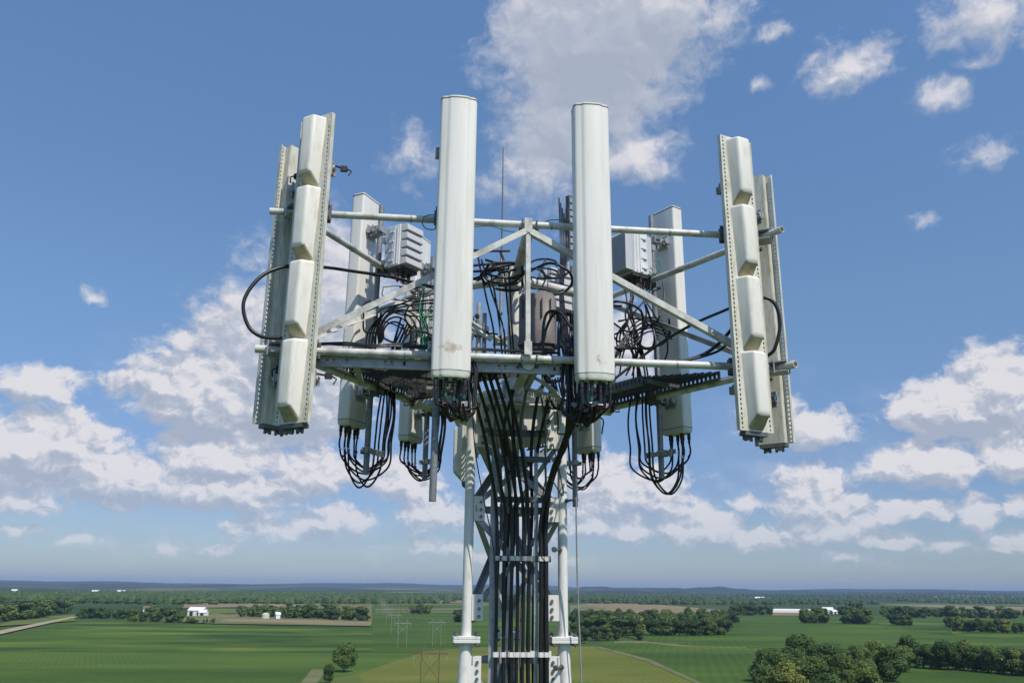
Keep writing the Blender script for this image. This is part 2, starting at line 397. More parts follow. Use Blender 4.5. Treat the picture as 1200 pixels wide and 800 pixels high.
ribbed_antenna(1, -1.66, H+1.07, 'lobed cream antenna seen from behind at the far right, behind the nearest right panel', R(16), H+1.3, H+3.0, 2.23)
ribbed_antenna(2, -1.42, H+1.04, 'cream slotted antenna behind the tower, only its foot showing left of the left tower leg', R(25), H+1.3, H+3.0, 2.1)

# ------------------------------------------------------------------ tower
tower = empty('lattice_tower', (TX, 0, 0), 0, 'white three legged lattice tower with bolted splice flanges carrying the antenna platform', 'tower')
def halfw(z):                 # leg distance from the axis
    zr = z-H
    if zr > -.37: return .427
    return .427 + (-.37-zr)*.046
legdir = [V((math.cos(R(a)), math.sin(R(a)), 0)) for a in (210, 330, 90)]
def lp(i, z): return legdir[i]*halfw(z)+V((0, 0, z))
Zfl = H-.37
for i in range(3):
    m_ = MB().cyl(lp(i, Zfl), lp(i, H+1.48), .038, 24)
    m_.cyl(lp(i, H+1.48), lp(i, H+1.50), .046, 24)
    zs = [Zfl, H-6, H-12, H-20, H-32, 0.1]
    m_.tube([lp(i, z) for z in zs], .046, 20, True, .11)
    m_.build('tower_leg', M['white'], tower)
    for z in (Zfl, H-6.4, H-12.5, H-18.6):
        c_ = lp(i, z); fl = MB().box(c_+V((0, 0, -.012)), (.20, .17, .023)).build('splice_flange', M['white'], tower, bevel=.003)
        MB().box(c_+V((0, 0, .0125)), (.20, .17, .023)).build('splice_flange', M['white'], tower, bevel=.003)
        for dx, dy in ((-.08, -.065), (.08, -.065), (-.08, .065), (.08, .065)):
            MB().cyl(c_+V((dx, dy, -.048)), c_+V((dx, dy, .050)), .009, 8).cyl(c_+V((dx, dy, .025)), c_+V((dx, dy, .040)), .019, 6).cyl(c_+V((dx, dy, -.040)), c_+V((dx, dy, -.025)), .019, 6).build('bolt', M['bolt'], fl)
bays = [(H+1.18, H+.60), (H+.60, H-.20), (H-.52, H-1.6), (H-1.6, H-3.0), (H-3.0, H-4.6), (H-4.6, H-6.2)]
zz_ = H-6.6
while zz_ > 3: bays.append((zz_, zz_-3)); zz_ -= 3
low = MB()
for bi, (z1, z0) in enumerate(bays):
    near = bi < 4
    for i in range(3):
        j = (i+1) % 3; nrm = (legdir[i]+legdir[j]).normalized()
        for (p, q, o_) in ((lp(i, z1), lp(j, z0), .0), (lp(i, z0), lp(j, z1), -.035)):
            d = (q-p).normalized(); br = MB() if near else low
            br.angle(p+d*.06+nrm*(.012+o_), q-d*.06+nrm*(.012+o_), .044, .006, nrm)
            if near: br.build('cross_brace', M['galv'], tower)
        if z1 < H+.9:
            br = MB() if near else low
            br.bar(lp(i, z1)+nrm*-.06, lp(j, z1)+nrm*-.06, .006, .05)
            if near: br.build('horizontal_brace', M['galv'], tower)
        if not near: continue
        for z in (z1, z0):
            if z == z0 and abs(z0-(H+.60)) < .01: continue
            for (a, b) in ((i, j), (j, i)):
                d = (lp(b, z)-lp(a, z)).normalized()
                rot = Matrix((d, nrm, zz)).transposed()
                if rot.determinant() < 0: rot = Matrix((d, -nrm, zz)).transposed()
                c_ = lp(a, z)+d*.078+nrm*.020
                dz = -.06 if z == z1 and z < H+.5 else .06 if z == z0 else 0
                g = MB().box(c_+V((0, 0, dz)), (.085, .010, .19), rot).build('gusset_plate', M['white'], tower)
                for bz in (-.065, -.01, .05):
                    q = c_+V((0, 0, dz+bz))+d*.012; MB().cyl(q+nrm*.005, q+nrm*.020, .013, 6).build('bolt', M['bolt'], g)
low = low.build('lower_bracing', M['white'], tower); low['kind'] = 'stuff'
# head plates round the tower top
for i in range(3):
    j = (i+1) % 3; nrm = (legdir[i]+legdir[j]).normalized(); d = (lp(j, H)-lp(i, H)).normalized(); mid = (lp(i, H+1.3)+lp(j, H+1.3))/2
    rot = Matrix((d, nrm, zz)).transposed()
    if rot.determinant() < 0: rot = Matrix((-d, nrm, zz)).transposed()
    hp = MB().box(mid+nrm*.035, (.60, .014, .26), rot).box(mid+nrm*.06+V((0, 0, .125)), (.52, .10, .014), rot)
    hp.build('head_plate', M['white'], tower, bevel=.003)
    bl = MB()
    for sx in (-1, 1):
        for bz in (-.085, -.0, .085):
            q = mid+d*sx*.25+nrm*.042+V((0, 0, bz)); bl.cyl(q, q+nrm*.030, .021, 6)
    q = mid+nrm*.042+V((0, 0, .07)); bl.cyl(q, q+nrm*.03, .018, 8)
    bl.build('head_bolts', M['bolt'], tower)
    # perforated channel under the plate
    ch = MB(); a = mid-d*.24+nrm*.10+V((0, 0, -.115)); b = mid+d*.24+nrm*.10+V((0, 0, -.115))
    ch.bar(a+V((0, 0, .02)), b+V((0, 0, .02)), .004, .014); ch.bar(a-V((0, 0, .02)), b-V((0, 0, .02)), .004, .014)
    for q in range(12): ch.bar(a+(b-a)*(q/12), a+(b-a)*((q+.55)/12), .004, .027)
    ch.bar(a+nrm*-.03+V((0, 0, .03)), b+nrm*-.03+V((0, 0, .03)), .06, .004)
    ch.build('perforated_channel', M['darkgalv'], tower)
MB().add([(.30*math.cos(R(60*k+30)), .30*math.sin(R(60*k+30)), H+1.455) for k in range(6)]+[(.30*math.cos(R(60*k+30)), .30*math.sin(R(60*k+30)), H+1.475) for k in range(6)],
    [tuple(range(5, -1, -1)), tuple(range(6, 12))]+[(k, (k+1) % 6, 6+(k+1) % 6, 6+k) for k in range(6)]).build('head_deck', M['galvlight'], tower)
# climbing pegs on the right leg
for q, z in enumerate((H+.98, H+.67, H+.29, H-.56, H-.9, H-1.25)):
    c_ = lp(1, z); s_ = -1 if q % 2 == 0 else 1
    if q == 1: s_ = 1
    if q in (2, 3): s_ = -1
    d = V((s_*.55, -.83, 0)).normalized()
    MB().cyl(c_+d*.04, c_+d*.15, .009, 8).cyl(c_+d*.145, c_+d*.165, .021, 12).cyl(c_+d*.045, c_+d*.06, .019, 6).build('climbing_peg', M['bolt'], tower)
# cable ladder on the front face
cl = MB(); yl = -.275
def tl(p): p = V(p); return V((p.x-TX, p.y, p.z))
lad0 = at(576, 760, yl).x; lad1 = at(643, 760, yl).x
zl0, zl1 = H-8, H+1.1
cl.bar(tl((lad0, yl, zl0)), tl((lad0, yl, zl1)), .05, .012); 
cl.bar(tl((lad0+.025, yl+.02, zl0)), tl((lad0+.025, yl+.02, zl1)), .008, .04)
cl.bar(tl((at(628, 760, yl).x, yl+.01, zl0)), tl((at(628, 760, yl).x, yl+.01, zl1)), .03, .012)
cl.build('cable_ladder_rail', M['galv'], tower)
for z in (H+.99, H+.22, H+.52+.15, H-.47, H-1.2, H-2.0, H-3.0):
    c2 = MB().bar(tl((lad0-.02, yl+.012, z)), tl((lad1+.02, yl+.012, z)), .02, .045)
    c2.build('ladder_rung', M['darkgalv'] if z > H else M['white'], tower)

# trunk cables down the tower
G1 = 'coaxial cables strapped down the tower front'
us = [581, 589.5, 599, 605.5, 612.5, 619.5, 634, 640]
tops = [(546, 436), (556, 437), (566, 440), (572, 436), (580, 438), (590, 436), (652, 450), (660, 455)]
clips = []
for i, u in enumerate(us):
    x = at(u, 745, yl-.03).x; y = yl-.036
    a = at(tops[i][0], tops[i][1], -.85)
    up = a+V((random.uniform(-.05, .05), .25, .10))
    if i < 6:
        k1 = at(tops[i][0]+(u-tops[i][0])*.55, 500, -.55); k2 = at(tops[i][0]+(u-tops[i][0])*.9, 565, -.38)
        pts = [up, a, k1, k2, (x+random.uniform(-.01, .01), y, H+.55), (x, y, H+.22)]
    else:
        k1 = at(664, 495+3*i, -.6); k2 = at(648, 550, -.42)
        pts = [at(640+4*i, 395, -.7), at(648+3*i, 430, -.85), k1, k2, (x, y, H+.50), (x, y, H+.22)]
    for z in (H-.1, H-.47, H-.9, H-1.3, H-2, H-4, H-8): pts.append((x+random.uniform(-.004, .004), y+random.uniform(-.006, .004), z))
    cable('coaxial_cable', pts, .0135 if i not in (6, 7) else .018, M['black'], 'thick black coaxial cable in the straight run strapped down the front of the tower', G1, n=10)
    for z in (H+.22, H-.47): clips.append((x, y, z))
for i, (x, y, z) in enumerate(clips):
    MB().box(tl((x, y-.021, z)), (.026, .006, .035)).box(tl((x-.018, y+.004, z)), (.005, .05, .035)).box(tl((x+.018, y+.004, z)), (.005, .05, .035)).build('cable_clip', M['galvlight'] if z > H else M['white'], tower)
# second layer of cables behind, inside the lattice
for i in range(7):
    x = at(584+i*8.5+random.uniform(-3, 3), 700, -.12).x; y = -.16+random.uniform(-.04, .04)
    pts = [(x+random.uniform(-.14, .10), -.5, H+1.50), (x+random.uniform(-.06, .06), -.34, H+1.22), (x, y-.08, H+.95), (x+.02, y, H+.6), (x, y, H+.1), (x+random.uniform(-.02, .02), y, H-.5), (x, y, H-1.2), (x, y, H-3), (x, y, H-8)]
    cable('coaxial_cable', pts, random.choice((.009, .0125, .014)), M['black2'] if i % 3 else M['greycable'], 'dark cable hanging inside the lattice behind the strapped coaxial run', 'cables inside the tower lattice', n=8)
for q in range(3):
    cable('coaxial_cable', [at(676+5*q, 462+3*q, -.9), at(670+3*q, 490, -.75), at(656+2*q, 528, -.5), at(644+q, 570, -.3), at(639-q, 620, -.2), at(638-2*q, 700, -.17), at(637-2*q, 780, -.17), at(636-2*q, 1000, -.17)], random.choice((.008, .010, .0125)), M['black2' if q % 2 else 'black'], 'black cable slanting from under the front right antenna into the cable run', 'cables joining the run from the right', n=8)
# a few thin cables crossing beside the run
for (pa, lab) in (([(553, 445), (556, 520), (566, 580), (578, 640), (581, 700)], 'thin black cable sagging from the catwalk beside the left tower leg'),
                  ([(648, 520), (660, 580), (640, 560), (633, 640), (640, 660)], 'thin black cable curling beside the right tower leg')):
    cable('thin_cable', [at(u, v, -.45) for u, v in pa], .005, M['black'], lab)

# ------------------------------------------------------------------ jumpers below the smooth antennas
def jumpers(root, label, group, n, dz, side, top, spread=.12, r=.0075, tape=('whitetape', 'magenta'), dep=.18):
    """loops that leave the connectors, hang and rise again along the mounting pipe"""
    mw = Matrix.Translation(root.location) @ Matrix.Rotation(root.rotation_euler.z, 4, 'Z')
    for i in range(n):
        x = (-1 if i % 2 == 0 else 1)*(.03+.035*((i//2) % 3)); y = -.193+(.03 if ((i//2) % 3) % 2 else -.025)
        d = dz*(.62+.38*random.random()) if i else dz
        xo = side*(.05+spread*(i+.5)/n)+random.uniform(-.015, .015); yo = random.uniform(-.0, .07)
        pts = [(x, y, -.08), (x+random.uniform(-.01, .01), y, -.17), (x*.8+xo*.12, y*.9, -d*.75), ((x+xo)*.5, (y+yo)*.5, -d), (xo*1.02, yo-.02, -d*.72), (xo, yo, -.10), (xo+random.uniform(-.02, .02), yo+.03, .15), (xo*.7, .07+.05*random.random(), top*.6), (xo*.6+random.uniform(-.1, .1), dep+.1*random.random(), top)]
        P = [mw @ V(p) for p in pts]
        o = cable('jumper_cable', P, r, M['black'], label, group, n=6)
        mb = MB(); q = spline(P[:3], 8)
        jj = random.randint(-2, 3)
        for (i0, tp) in ((6+jj, tape[0]), (10+jj, tape[1]), (3+jj//2, tape[2] if len(tape) > 2 else None)):
            if tp and i0 >= 0 and (i+i0) % 3 != 1:
                MB().tube([q[i0], q[i0+1], q[i0+1+(1 if tp == 'greentape' else 0)]+V((0, 0, -.001))], r+.0025, 8).build('tape_band', M[tp], o)
    # strap clip across the pipe
jumpers(A3, 'thin black jumper cable looping below the smooth antenna on the left rear face', 'jumper cables under the left rear antenna', 8, .50, -1, .9, spread=.20, r=.0082)
jumpers(A4, 'thin black jumper cable looping below the antenna half hidden behind the front left smooth antenna', 'jumper cables under the hidden left antenna', 7, .36, -1, .8, spread=.16, r=.0082)
jumpers(A5, 'thin black jumper cable looping below the smooth antenna on the right rear face', 'jumper cables under the right rear antenna', 8, .52, 1, .9, spread=.30, r=.0082)
jumpers(A6, 'thin black jumper cable looping behind the foot of the front right smooth antenna', 'jumper cables under the hidden right antenna', 7, .36, 1, .7, spread=.16, r=.0082)
jumpers(A1, 'black jumper cable with green and red tape under the front left smooth antenna', 'jumper cables under the front left antenna', 9, .27, 1, .45, tape=('whitetape', 'magenta', 'greentape'), r=.0095, spread=.16)
jumpers(A2, 'black jumper cable with white and green tape under the front right smooth antenna', 'jumper cables under the front right antenna', 10, .30, -1, .45, tape=('whitetape', 'red', 'greentape'), r=.0095, spread=.16)
jumpers(A2, 'black jumper cable with white and green tape under the front right smooth antenna', 'jumper cables under the front right antenna', 4, .24, 1, .40, tape=('whitetape', 'greentape', 'greentape'), r=.0095, spread=.05)
for rt, z, w in ((A3, -.22, .30), (A5, -.19, .36), (A4, -.2, .26), (A6, -.12, .2), (A1, -.12, .34), (A2, -.12, .3)):
    b = MB().box((0, .042, z), (w, .012, .035)).box((0, -.036, z), (.12, .010, .035))
    for q in range(5): b.box((-w/2+w*(q+.5)/5, .055, z), (.03, .025, .045))
    b.build('cable_hanger', M['galv'], rt)

# ------------------------------------------------------------------ radio units and boxes
def radio_unit(name, loc_, rz, label, w=.30, d=.20, h=.40, red=True, fine=False):
    root = empty(name, loc_, rz, label, 'radio unit', None)
    MB().box((0, 0, 0), (w, d*.55, h)).build('housing', M['unit'], root, bevel=.010)
    fins = MB()
    if fine:
        fins.box((0, -d*.29, 0), (w*.92, .01, h*.92))
        for i in range(15): fins.box((-w*.44+w*.88*i/14, -d*.43, 0), (.005, d*.28, h*.90))
    else:
        fins.box((0, -d*.29, 0), (w*.92, .01, h*.96))
        for i in range(5):
            z = -h/2+h*(i+.5)/5; e = h*.088
            fins.add([(-w/2+.008, -d*.28, z-e), (w/2-.008, -d*.28, z-e), (w/2-.008, -d*.28, z+e), (-w/2+.008, -d*.28, z+e),
                  (-w/2+.022, -d*.58, z-e*.8), (w/2-.022, -d*.58, z-e*.8), (w/2-.022, -d*.54, z+e*.9), (-w/2+.022, -d*.54, z+e*.9)],
                 [(0, 1, 5, 4), (1, 2, 6, 5), (2, 3, 7, 6), (3, 0, 4, 7), (4, 5, 6, 7), (3, 2, 1, 0)])
    fins.build('cooling_fins', M['unitfin'], root, bevel=0 if fine else .004)
    rib = MB()
    for i in range(14): rib.box((-w/2+w*(i+.5)/14, d*.36, .0), (.005, d*.18, h*.9))
    rib.build('rear_ribs', M['unitfin'], root)
    for sx in (-1, 1):
        tabs = MB().box((sx*(w/2+.004), .0, 0), (.008, d*.12, h*.94))
        for i in range(4): tabs.box((sx*(w/2+.006), d*.10, -h/2+h*(i+.6)/4.3), (.018, d*.22, .014))
        tabs.box((sx*(w/2+.003), -d*.16, 0), (.006, .010, h*.9))
        tabs.build('side_tabs', M['unit'], root)
    MB().box((0, .0, -h/2-.012), (w*.9, d*.6, .024)).build('connector_plate', M['unitdark'], root)
    for i in range(6):
        x = -w*.38+w*.76*i/5
        c_ = MB().cyl((x, -.02+.03*(i % 2), -h/2-.02), (x, -.02+.03*(i % 2), -h/2-.075), .013, 10).build('connector', M['black2'], root)
        if red and i < 5:
            MB().cyl((x, -.02+.03*(i % 2), -h/2-.08), (x+.01, -.02+.03*(i % 2), -h/2-.115), .010, 8).build('tape_band', M['red'], c_)
    MB().box((0, d*.5+.02, 0), (.12, .05, h*.8)).box((0, d*.5+.05, h*.28), (.16, .04, .05)).box((0, d*.5+.05, -h*.28), (.16, .04, .05)).build('bracket', M['galv'], root)
    return root
U1 = radio_unit('radio_unit', at(473, 293, -.12), R(48), 'white finned radio unit with red taped connectors, left of the front left smooth antenna', .24, .24, .38)
U2 = radio_unit('radio_unit', at(740, 301, -.06), R(-62), 'white radio unit with dark finned side, right of the front right smooth antenna', .25, .30, .40, red=False, fine=True)
U3 = radio_unit('radio_unit', at(650, 342, .75), R(30), 'white radio unit half hidden between the brown box and the front right smooth antenna', .30, .2, .42, red=False)
U4 = radio_unit('radio_unit', at(508, 375, .35), R(40), 'grey radio unit mostly hidden behind the front left smooth antenna, green wires over it', .22, .16, .38, red=False)
# brackets at the left rear antenna pipe, dark clamp stack
brc = MB()
# brown surge box
bx = empty('surge_box', (at(630, 378, -.34).x, -.34, H+1.87), R(-14), 'brown grey rounded equipment box behind the vertical bar at the platform centre', 'equipment box')
pr = [(-.148, .10), (-.150, -.05), (-.135, -.085), (-.08, -.11), (.08, -.11), (.135, -.085), (.150, -.05), (.148, .10)]
MB().extr(pr, .06, .455).extr(pr, .455, .48, True, 1., .86, 0, 0).build('housing', M['brown'], bx, autos=R(50))
MB().extr([(x*1.06, y*1.06) for x, y in pr], .035, .06).build('rim', M['brown'], bx, autos=R(40))
MB().extr([(x*.93, y*.93) for x, y in pr], -.005, .036).build('base_tray', M['unitdark'], bx)
sl = MB()
for sx in (-.115, .05, .12):
    for q in range(6): sl.box((sx, -.118 if abs(sx) < .06 else -.10, 2*.135+q*.028), (.007, .02, .02))
sl.build('vent_slots', M['seal'], bx)
# slim box behind the right front antenna
sb = empty('slim_antenna', (at(668, 300, .9).x, .9, H+3.12), R(30), 'slim grey ribbed box on a pipe peeking out left of the front right smooth antenna', 'small antenna')
s1 = MB().box((0, 0, .47), (.06, .06, .64))
s1.build('housing', M['darkgalv'], sb, bevel=.006)
s2 = MB()
for q in range(8): s2.box((-.0, -.033, .20+q*.075), (.05, .012, .05))
s2.build('fins', M['galv'], sb); MB().cyl((.01, .05, -.75), (.01, .05, .66), .022, 16).build('mounting_pipe', M['galv'], sb)
# whip
tip = at(591.5, 172, .35); ft = at(588, 292, .35)
wr = empty('lightning_rod', (ft.x, .35, ft.z-.35), 0, 'thin upright metal lightning rod rising from the platform centre against the cloud', 'lightning rod')
MB().cyl((0, 0, .30), (0, 0, tip.z-ft.z+.35), .0085, 8, .0045).build('rod', M['darkgalv'], wr)
MB().cyl((0, 0, -.30), (0, 0, .34), .016, 10).build('socket', M['galv'], wr)
# small pipe stub with cable ties between centre post and left antenna
st = empty('stub_pipe', at(567, 420, .25), 0, 'short galvanised upright pipe with dark cable ties behind the centre post', 'pipe')
MB().cyl((0, 0, -.05), (0, 0, .42), .020, 14).build('pipe', M['galv'], st)
MB().box((0, -.02, .22), (.07, .06, .05)).cyl((-.04, -.02, .24), (.12, -.03, .22), .008, 6).cyl((-.07, -.02, .20), (.03, -.05, .18), .007, 6).build('clamp', M['black2'], st)
# left end white tube braces
lb = MB().cyl(at(553, 384, .1), at(576, 398, .1), .022, 12).build('handrail_tube', M['white']); tag(lb, 'short white tube slanting down behind the front left smooth antenna beside the stub pipe', 'tube')
# coil of corrugated conduit
cp = []
a = at(619, 458, -.5); b = at(657, 468, -.5)
for i in range(12*14+1):
    t = i/(12*14); th = t*14*2*math.pi; c_ = a.lerp(b, t); cp.append(c_+V((0, math.cos(th)*.024, math.sin(th)*.024)))
co = MB().tube(cp, .0075, 6).build('coiled_conduit', M['coil']); tag(co, 'pale ribbed coil of flexible conduit lying under the catwalk right of centre', 'conduit')
# curved strut pair near the coil (pale wave guides under the platform)
for q in range(3):
    o = cable('flexible_conduit', [at(622+q*6, 440+q*3, -.75), at(640+q*6, 452+q*4, -.62), at(664, 476+q*4, -.5)], .012, M['galvlight'], 'pale flexible conduit slanting under the catwalk just above the ribbed coil', 'pale conduits under the catwalk', 'conduit')

# ------------------------------------------------------------------ cable tangles
random.seed(21)
def tangle(region, n, label, group, r=(.007, .0125), ydep=(-.4, .3), m='black'):
    u0_, v0_, u1_, v1_ = region
    for i in range(n):
        y0_ = random.uniform(*ydep); cx_ = random.uniform(u0_, u1_); cy_ = random.uniform(v0_, v1_)
        ru = random.uniform(.35, .75)*(u1_-u0_); rv = random.uniform(.3, .65)*(v1_-v0_)
        ph = random.uniform(0, 6.28); turns = random.uniform(.35, .8)*6.28*random.choice((-1, 1)); k = 6
        pts = []
        for j in range(k):
            th = ph+turns*j/(k-1); g_ = 1+.15*random.uniform(-1, 1)
            uu = min(max(cx_+math.cos(th)*ru*g_, u0_-6), u1_+6); vv = min(max(cy_+math.sin(th)*rv*g_, v0_-8), v1_+8)
            pts.append(at(uu, vv, y0_+.07*math.sin(j*1.7+i)))
        cable('loose_cable', pts, random.uniform(*r), M[m], label, group, n=6, k=6)
tangle((556, 302, 606, 332), 13, 'black cable coiled in the tangle left of the centre post below the top pipe', 'cables tangled left of the centre post', ydep=(-.35, .1))
tangle((622, 306, 664, 336), 7, 'black cable arching right of the vertical bar towards the front right smooth antenna', 'cables tangled right of the vertical bar', ydep=(-.3, .2))
tangle((718, 330, 778, 400), 8, 'black cable hanging in the tangle under the right radio unit', 'cables tangled under the right radio unit', ydep=(-.35, .25))
tangle((432, 360, 505, 402), 4, 'black cable looped above the left catwalk below the diagonal bar', 'cables looped above the left catwalk', ydep=(-.45, .0), r=(.006, .009))
tangle((642, 375, 668, 470), 16, 'black cable bunched just left of the front right smooth antenna', 'cables bunched left of the front right antenna', ydep=(-.75, -.2))
tangle((660, 462, 700, 500), 5, 'thin black cable crossing below the front right smooth antenna', 'cables crossing below the front right antenna', ydep=(-1.0, -.5), r=(.005, .008))
tangle((455, 330, 505, 350), 5, 'thin black lead drooping under the left finned radio unit', 'leads under the left radio unit', ydep=(-.2, .1), r=(.004, .006))
tangle((488, 345, 508, 405), 7, 'bright green wire bunched beside the front left smooth antenna', 'green wires beside the front left antenna', ydep=(-.3, .0), r=(.003, .005), m='green')
# long strands draped over the platform
def strand(pts, y, r, label, group=None, m='black', name='loose_cable', n=8):
    return cable(name, [at(u, v, yy) for (u, v), yy in zip(pts, y)], r, M[m], label, group, n=n, k=9)
strand([(520, 338), (490, 332), (455, 324), (415, 318), (378, 313), (337, 312), (306, 324), (286, 352), (290, 380), (306, 394), (330, 396)], [-.2, -.3, -.45, -.7, -.9, -1.15, -1.25, -1.3, -1.3, -1.28, -1.2], .0135, 'thick black cable bowing out in a wide loop beyond the left panels')
strand([(720, 425), (765, 424), (800, 423), (830, 412), (852, 392), (875, 362), (893, 349), (908, 356), (914, 380), (908, 408), (898, 418)], [-.9, -.95, -.98, -1.0, -1.0, -1.05, -1.1, -1.12, -1.12, -1.1, -1.05], .0135, 'thick black cable arching out beside the right panels above the front pipe')
strand([(695, 462), (725, 440), (760, 412), (790, 392), (820, 376), (853, 362), (872, 352)], [-.6, -.6, -.6, -.75, -.9, -.98, -1.0], .011, 'black cable rising from the catwalk to the right panels across the diagonal bar')
strand([(716, 424), (760, 427), (800, 423), (840, 412), (856, 398)], [-1.0]*5, .010, 'black cable lying along the front pipe right of the front right smooth antenna')
for q, (ua, ub) in enumerate(((560, 578), (564, 590), (590, 597), (596, 600), (574, 586))):
    strand([(ua, 300+4*q), (ua+(ub-ua)*.5, 345), (ub, 385), (ub+2, 412), (ub+6, 430)], [-.2, -.18, -.2, -.3, -.35], .008, 'black cable dropping from the tangle to the catwalk left of the centre post', 'cables dropping beside the centre post')
for q in range(5):
    strand([(655+q*2, 232+q*6), (657+q*2, 290), (656+q, 340), (658+q*2, 395), (662+q, 430), (668+q*2, 470)], [.85, .8, .2, -.3, -.6, -.7], .007, 'black cable running down beside the slim box left of the front right smooth antenna', 'cables down beside the slim box')
for q in range(5):
    ru = 13+q*4.2; cx0 = 462+q*2.5; cy0 = 392
    strand([(cx0+ru*math.cos(R(a)), cy0-ru*math.sin(R(a))*(1.15+.05*(q % 3))) for a in (200, 165, 130, 95, 60, 25, -10, -35)], [-.1+.03*q]*8, .0078, 'black cable coiled in one of the wide arcs above the left catwalk', 'cables coiled above the left catwalk')
for q in range(6):
    u0_ = 730+q*6.6; u1_ = random.uniform(722, 782)
    strand([(u0_, 327), (u0_+random.uniform(-4, 4), 345), ((u0_+u1_)/2+random.uniform(-12, 12), 368), (u1_, 392), (u1_+random.uniform(-8, 4), 415), (u1_-12, 440)], [-.1, -.12, -.15, -.1, .05, .1], .0075, 'black cable running down from the right radio unit to the catwalk', 'cables down from the right radio unit')
for q in range(5):
    strand([(788+q*2, 385+q*4), (765, 372+q*4), (745, 378+q*5), (728, 400+q*3), (716, 425)], [.1, .0, -.1, -.2, -.3], .0075, 'black cable bending over from the right mounting pipe behind the front right antenna', 'cables bending over right of centre')
for q in range(5):
    strand([(376, 402+q % 3), (410, 403+random.uniform(-2, 2)), (440, 406+random.uniform(-2, 2)), (475, 405+random.uniform(-2, 2)), (510, 408+random.uniform(-2, 2)), (560, 408+q % 3), (620, 412), (655, 413+q % 2)], [-1.0+.02*(q % 2), -.97, -1.0, -.95, -1.0, -.95, -.99, -.95], .0065, 'black cable lying along the top of the front lower pipe', 'cables lying along the front lower pipe')
for q in range(4):
    strand([(505+q*9, 345+q*9), (480, 352+q*6), (452, 366), (432+q*3, 388), (428+q*4, 415)], [-.1, -.15, -.1, .0, .05], .0075, 'black cable arching down from the green wires to the left mounting pipe', 'cables arching to the left mounting pipe')
strand([(495, 255), (503, 252), (511, 254), (510, 268), (500, 268), (495, 262), (497, 256)], [-1.1]*7, .0045, 'thin green wire looped round the top front pipe left of the front left smooth antenna', None, 'green', 'green_wire')
strand([(552, 266), (575, 265), (592, 270), (608, 273)], [-1.0, -.97, -.95, -.9], .004, 'thin green wire sagging under the top front pipe near the vertical bar', None, 'green', 'green_wire')
strand([(636, 262), (645, 258), (658, 258), (668, 259)], [-1.0]*4, .004, 'thin green wire over the top front pipe beside the front right smooth antenna', None, 'green', 'green_wire')
strand([(765, 305), (772, 306), (773, 315), (766, 322), (761, 318)], [-.15]*5, .005, 'small green wire loop beside the right radio unit', None, 'green', 'green_wire')
gp = strand([(675, 560), (675.5, 620), (677, 690), (680, 760), (683, 830), (690, 900)], [-.5, -.45, -.4, -.38, -.36, -.34], .006, 'thin grey safety cable hanging straight down right of the tower', None, 'galv', 'safety_cable')

# ================================================================== LAND
random.seed(5)
def gmat(name, c1, c2, c3=None, scale=.02, row=0., rowdir=0., rowscale=.25, patch=.5):
    """field: crop colour varied by long streaks, patches and drilled rows"""
    m = bpy.data.materials.new(name); m.use_nodes = True; nt = m.node_tree; L = nt.links.new; b = nt.nodes['Principled BSDF']
    b.inputs['Roughness'].default_value = .9; b.inputs['Specular IOR Level'].default_value = .15
    tc = nt.nodes.new('ShaderNodeTexCoord'); mp = nt.nodes.new('ShaderNodeMapping'); mp.inputs['Rotation'].default_value = (0, 0, rowdir); mp.inputs['Scale'].default_value = (.35, 1, 1)
    L(tc.outputs['Object'], mp.inputs[0])
    n = nt.nodes.new('ShaderNodeTexNoise'); n.inputs['Scale'].default_value = scale; n.inputs['Detail'].default_value = 6; n.inputs['Roughness'].default_value = .6; L(mp.outputs[0], n.inputs[0])
    r = nt.nodes.new('ShaderNodeValToRGB'); e = r.color_ramp.elements; e[0].position = .40; e[1].position = .60; e[0].color = (*c1, 1); e[1].color = (*c2, 1)
    if c3: x = e.new(.72); x.color = (*c3, 1)
    L(n.outputs['Fac'], r.inputs[0]); out = r.outputs[0]
    if row:
        w = nt.nodes.new('ShaderNodeTexWave'); w.wave_type = 'BANDS'; w.bands_direction = 'X'; w.inputs['Scale'].default_value = rowscale; w.inputs['Distortion'].default_value = 1.2; w.inputs['Detail'].default_value = 3; w.inputs['Detail Scale'].default_value = .3
        mp2 = nt.nodes.new('ShaderNodeMapping'); mp2.inputs['Rotation'].default_value = (0, 0, rowdir); L(tc.outputs['Object'], mp2.inputs[0]); L(mp2.outputs[0], w.inputs[0])
        mx = nt.nodes.new('ShaderNodeMix'); mx.data_type = 'RGBA'; mx.blend_type = 'MULTIPLY'; mx.inputs[0].default_value = row
        L(out, mx.inputs[6]); L(w.outputs['Color'], mx.inputs[7]); out = mx.outputs[2]
    L(out, b.inputs['Base Color']); return m
M['soy'] = gmat('soy', (0.043, 0.086, 0.012), (0.074, 0.132, 0.015), (0.108, 0.161, 0.019), .012, .15, .3, .05)
M['soydark'] = gmat('soydark', (0.026, 0.061, 0.009), (0.085, 0.140, 0.017), (0.179, 0.201, 0.025), .014)
M['corn'] = gmat('corn', (0.062, 0.113, 0.016), (0.091, 0.144, 0.020), None, .02, .14, -.35, .10)
M['yellowgreen'] = gmat('yellowgreen', (0.127, 0.158, 0.024), (0.173, 0.186, 0.033), (0.226, 0.213, 0.050), .02, .35, .5, .10)
M['pasture'] = gmat('pasture', (0.094, 0.132, 0.028), (0.132, 0.165, 0.039), None, .02, .10, .8, .12)
M['stubble'] = gmat('stubble', (.20, .16, .085), (.27, .21, .12), (.17, .16, .07), .01, .1, .2, .05)
M['palecrop'] = gmat('palecrop', (.12, .14, .055), (.17, .17, .075), None, .01)
M['dirt'] = gmat('dirt', (.30, .25, .17), (.38, .33, .24), None, .1)
M['vergegrass'] = gmat('vergegrass', (.12, .13, .05), (.17, .17, .08), None, .05)

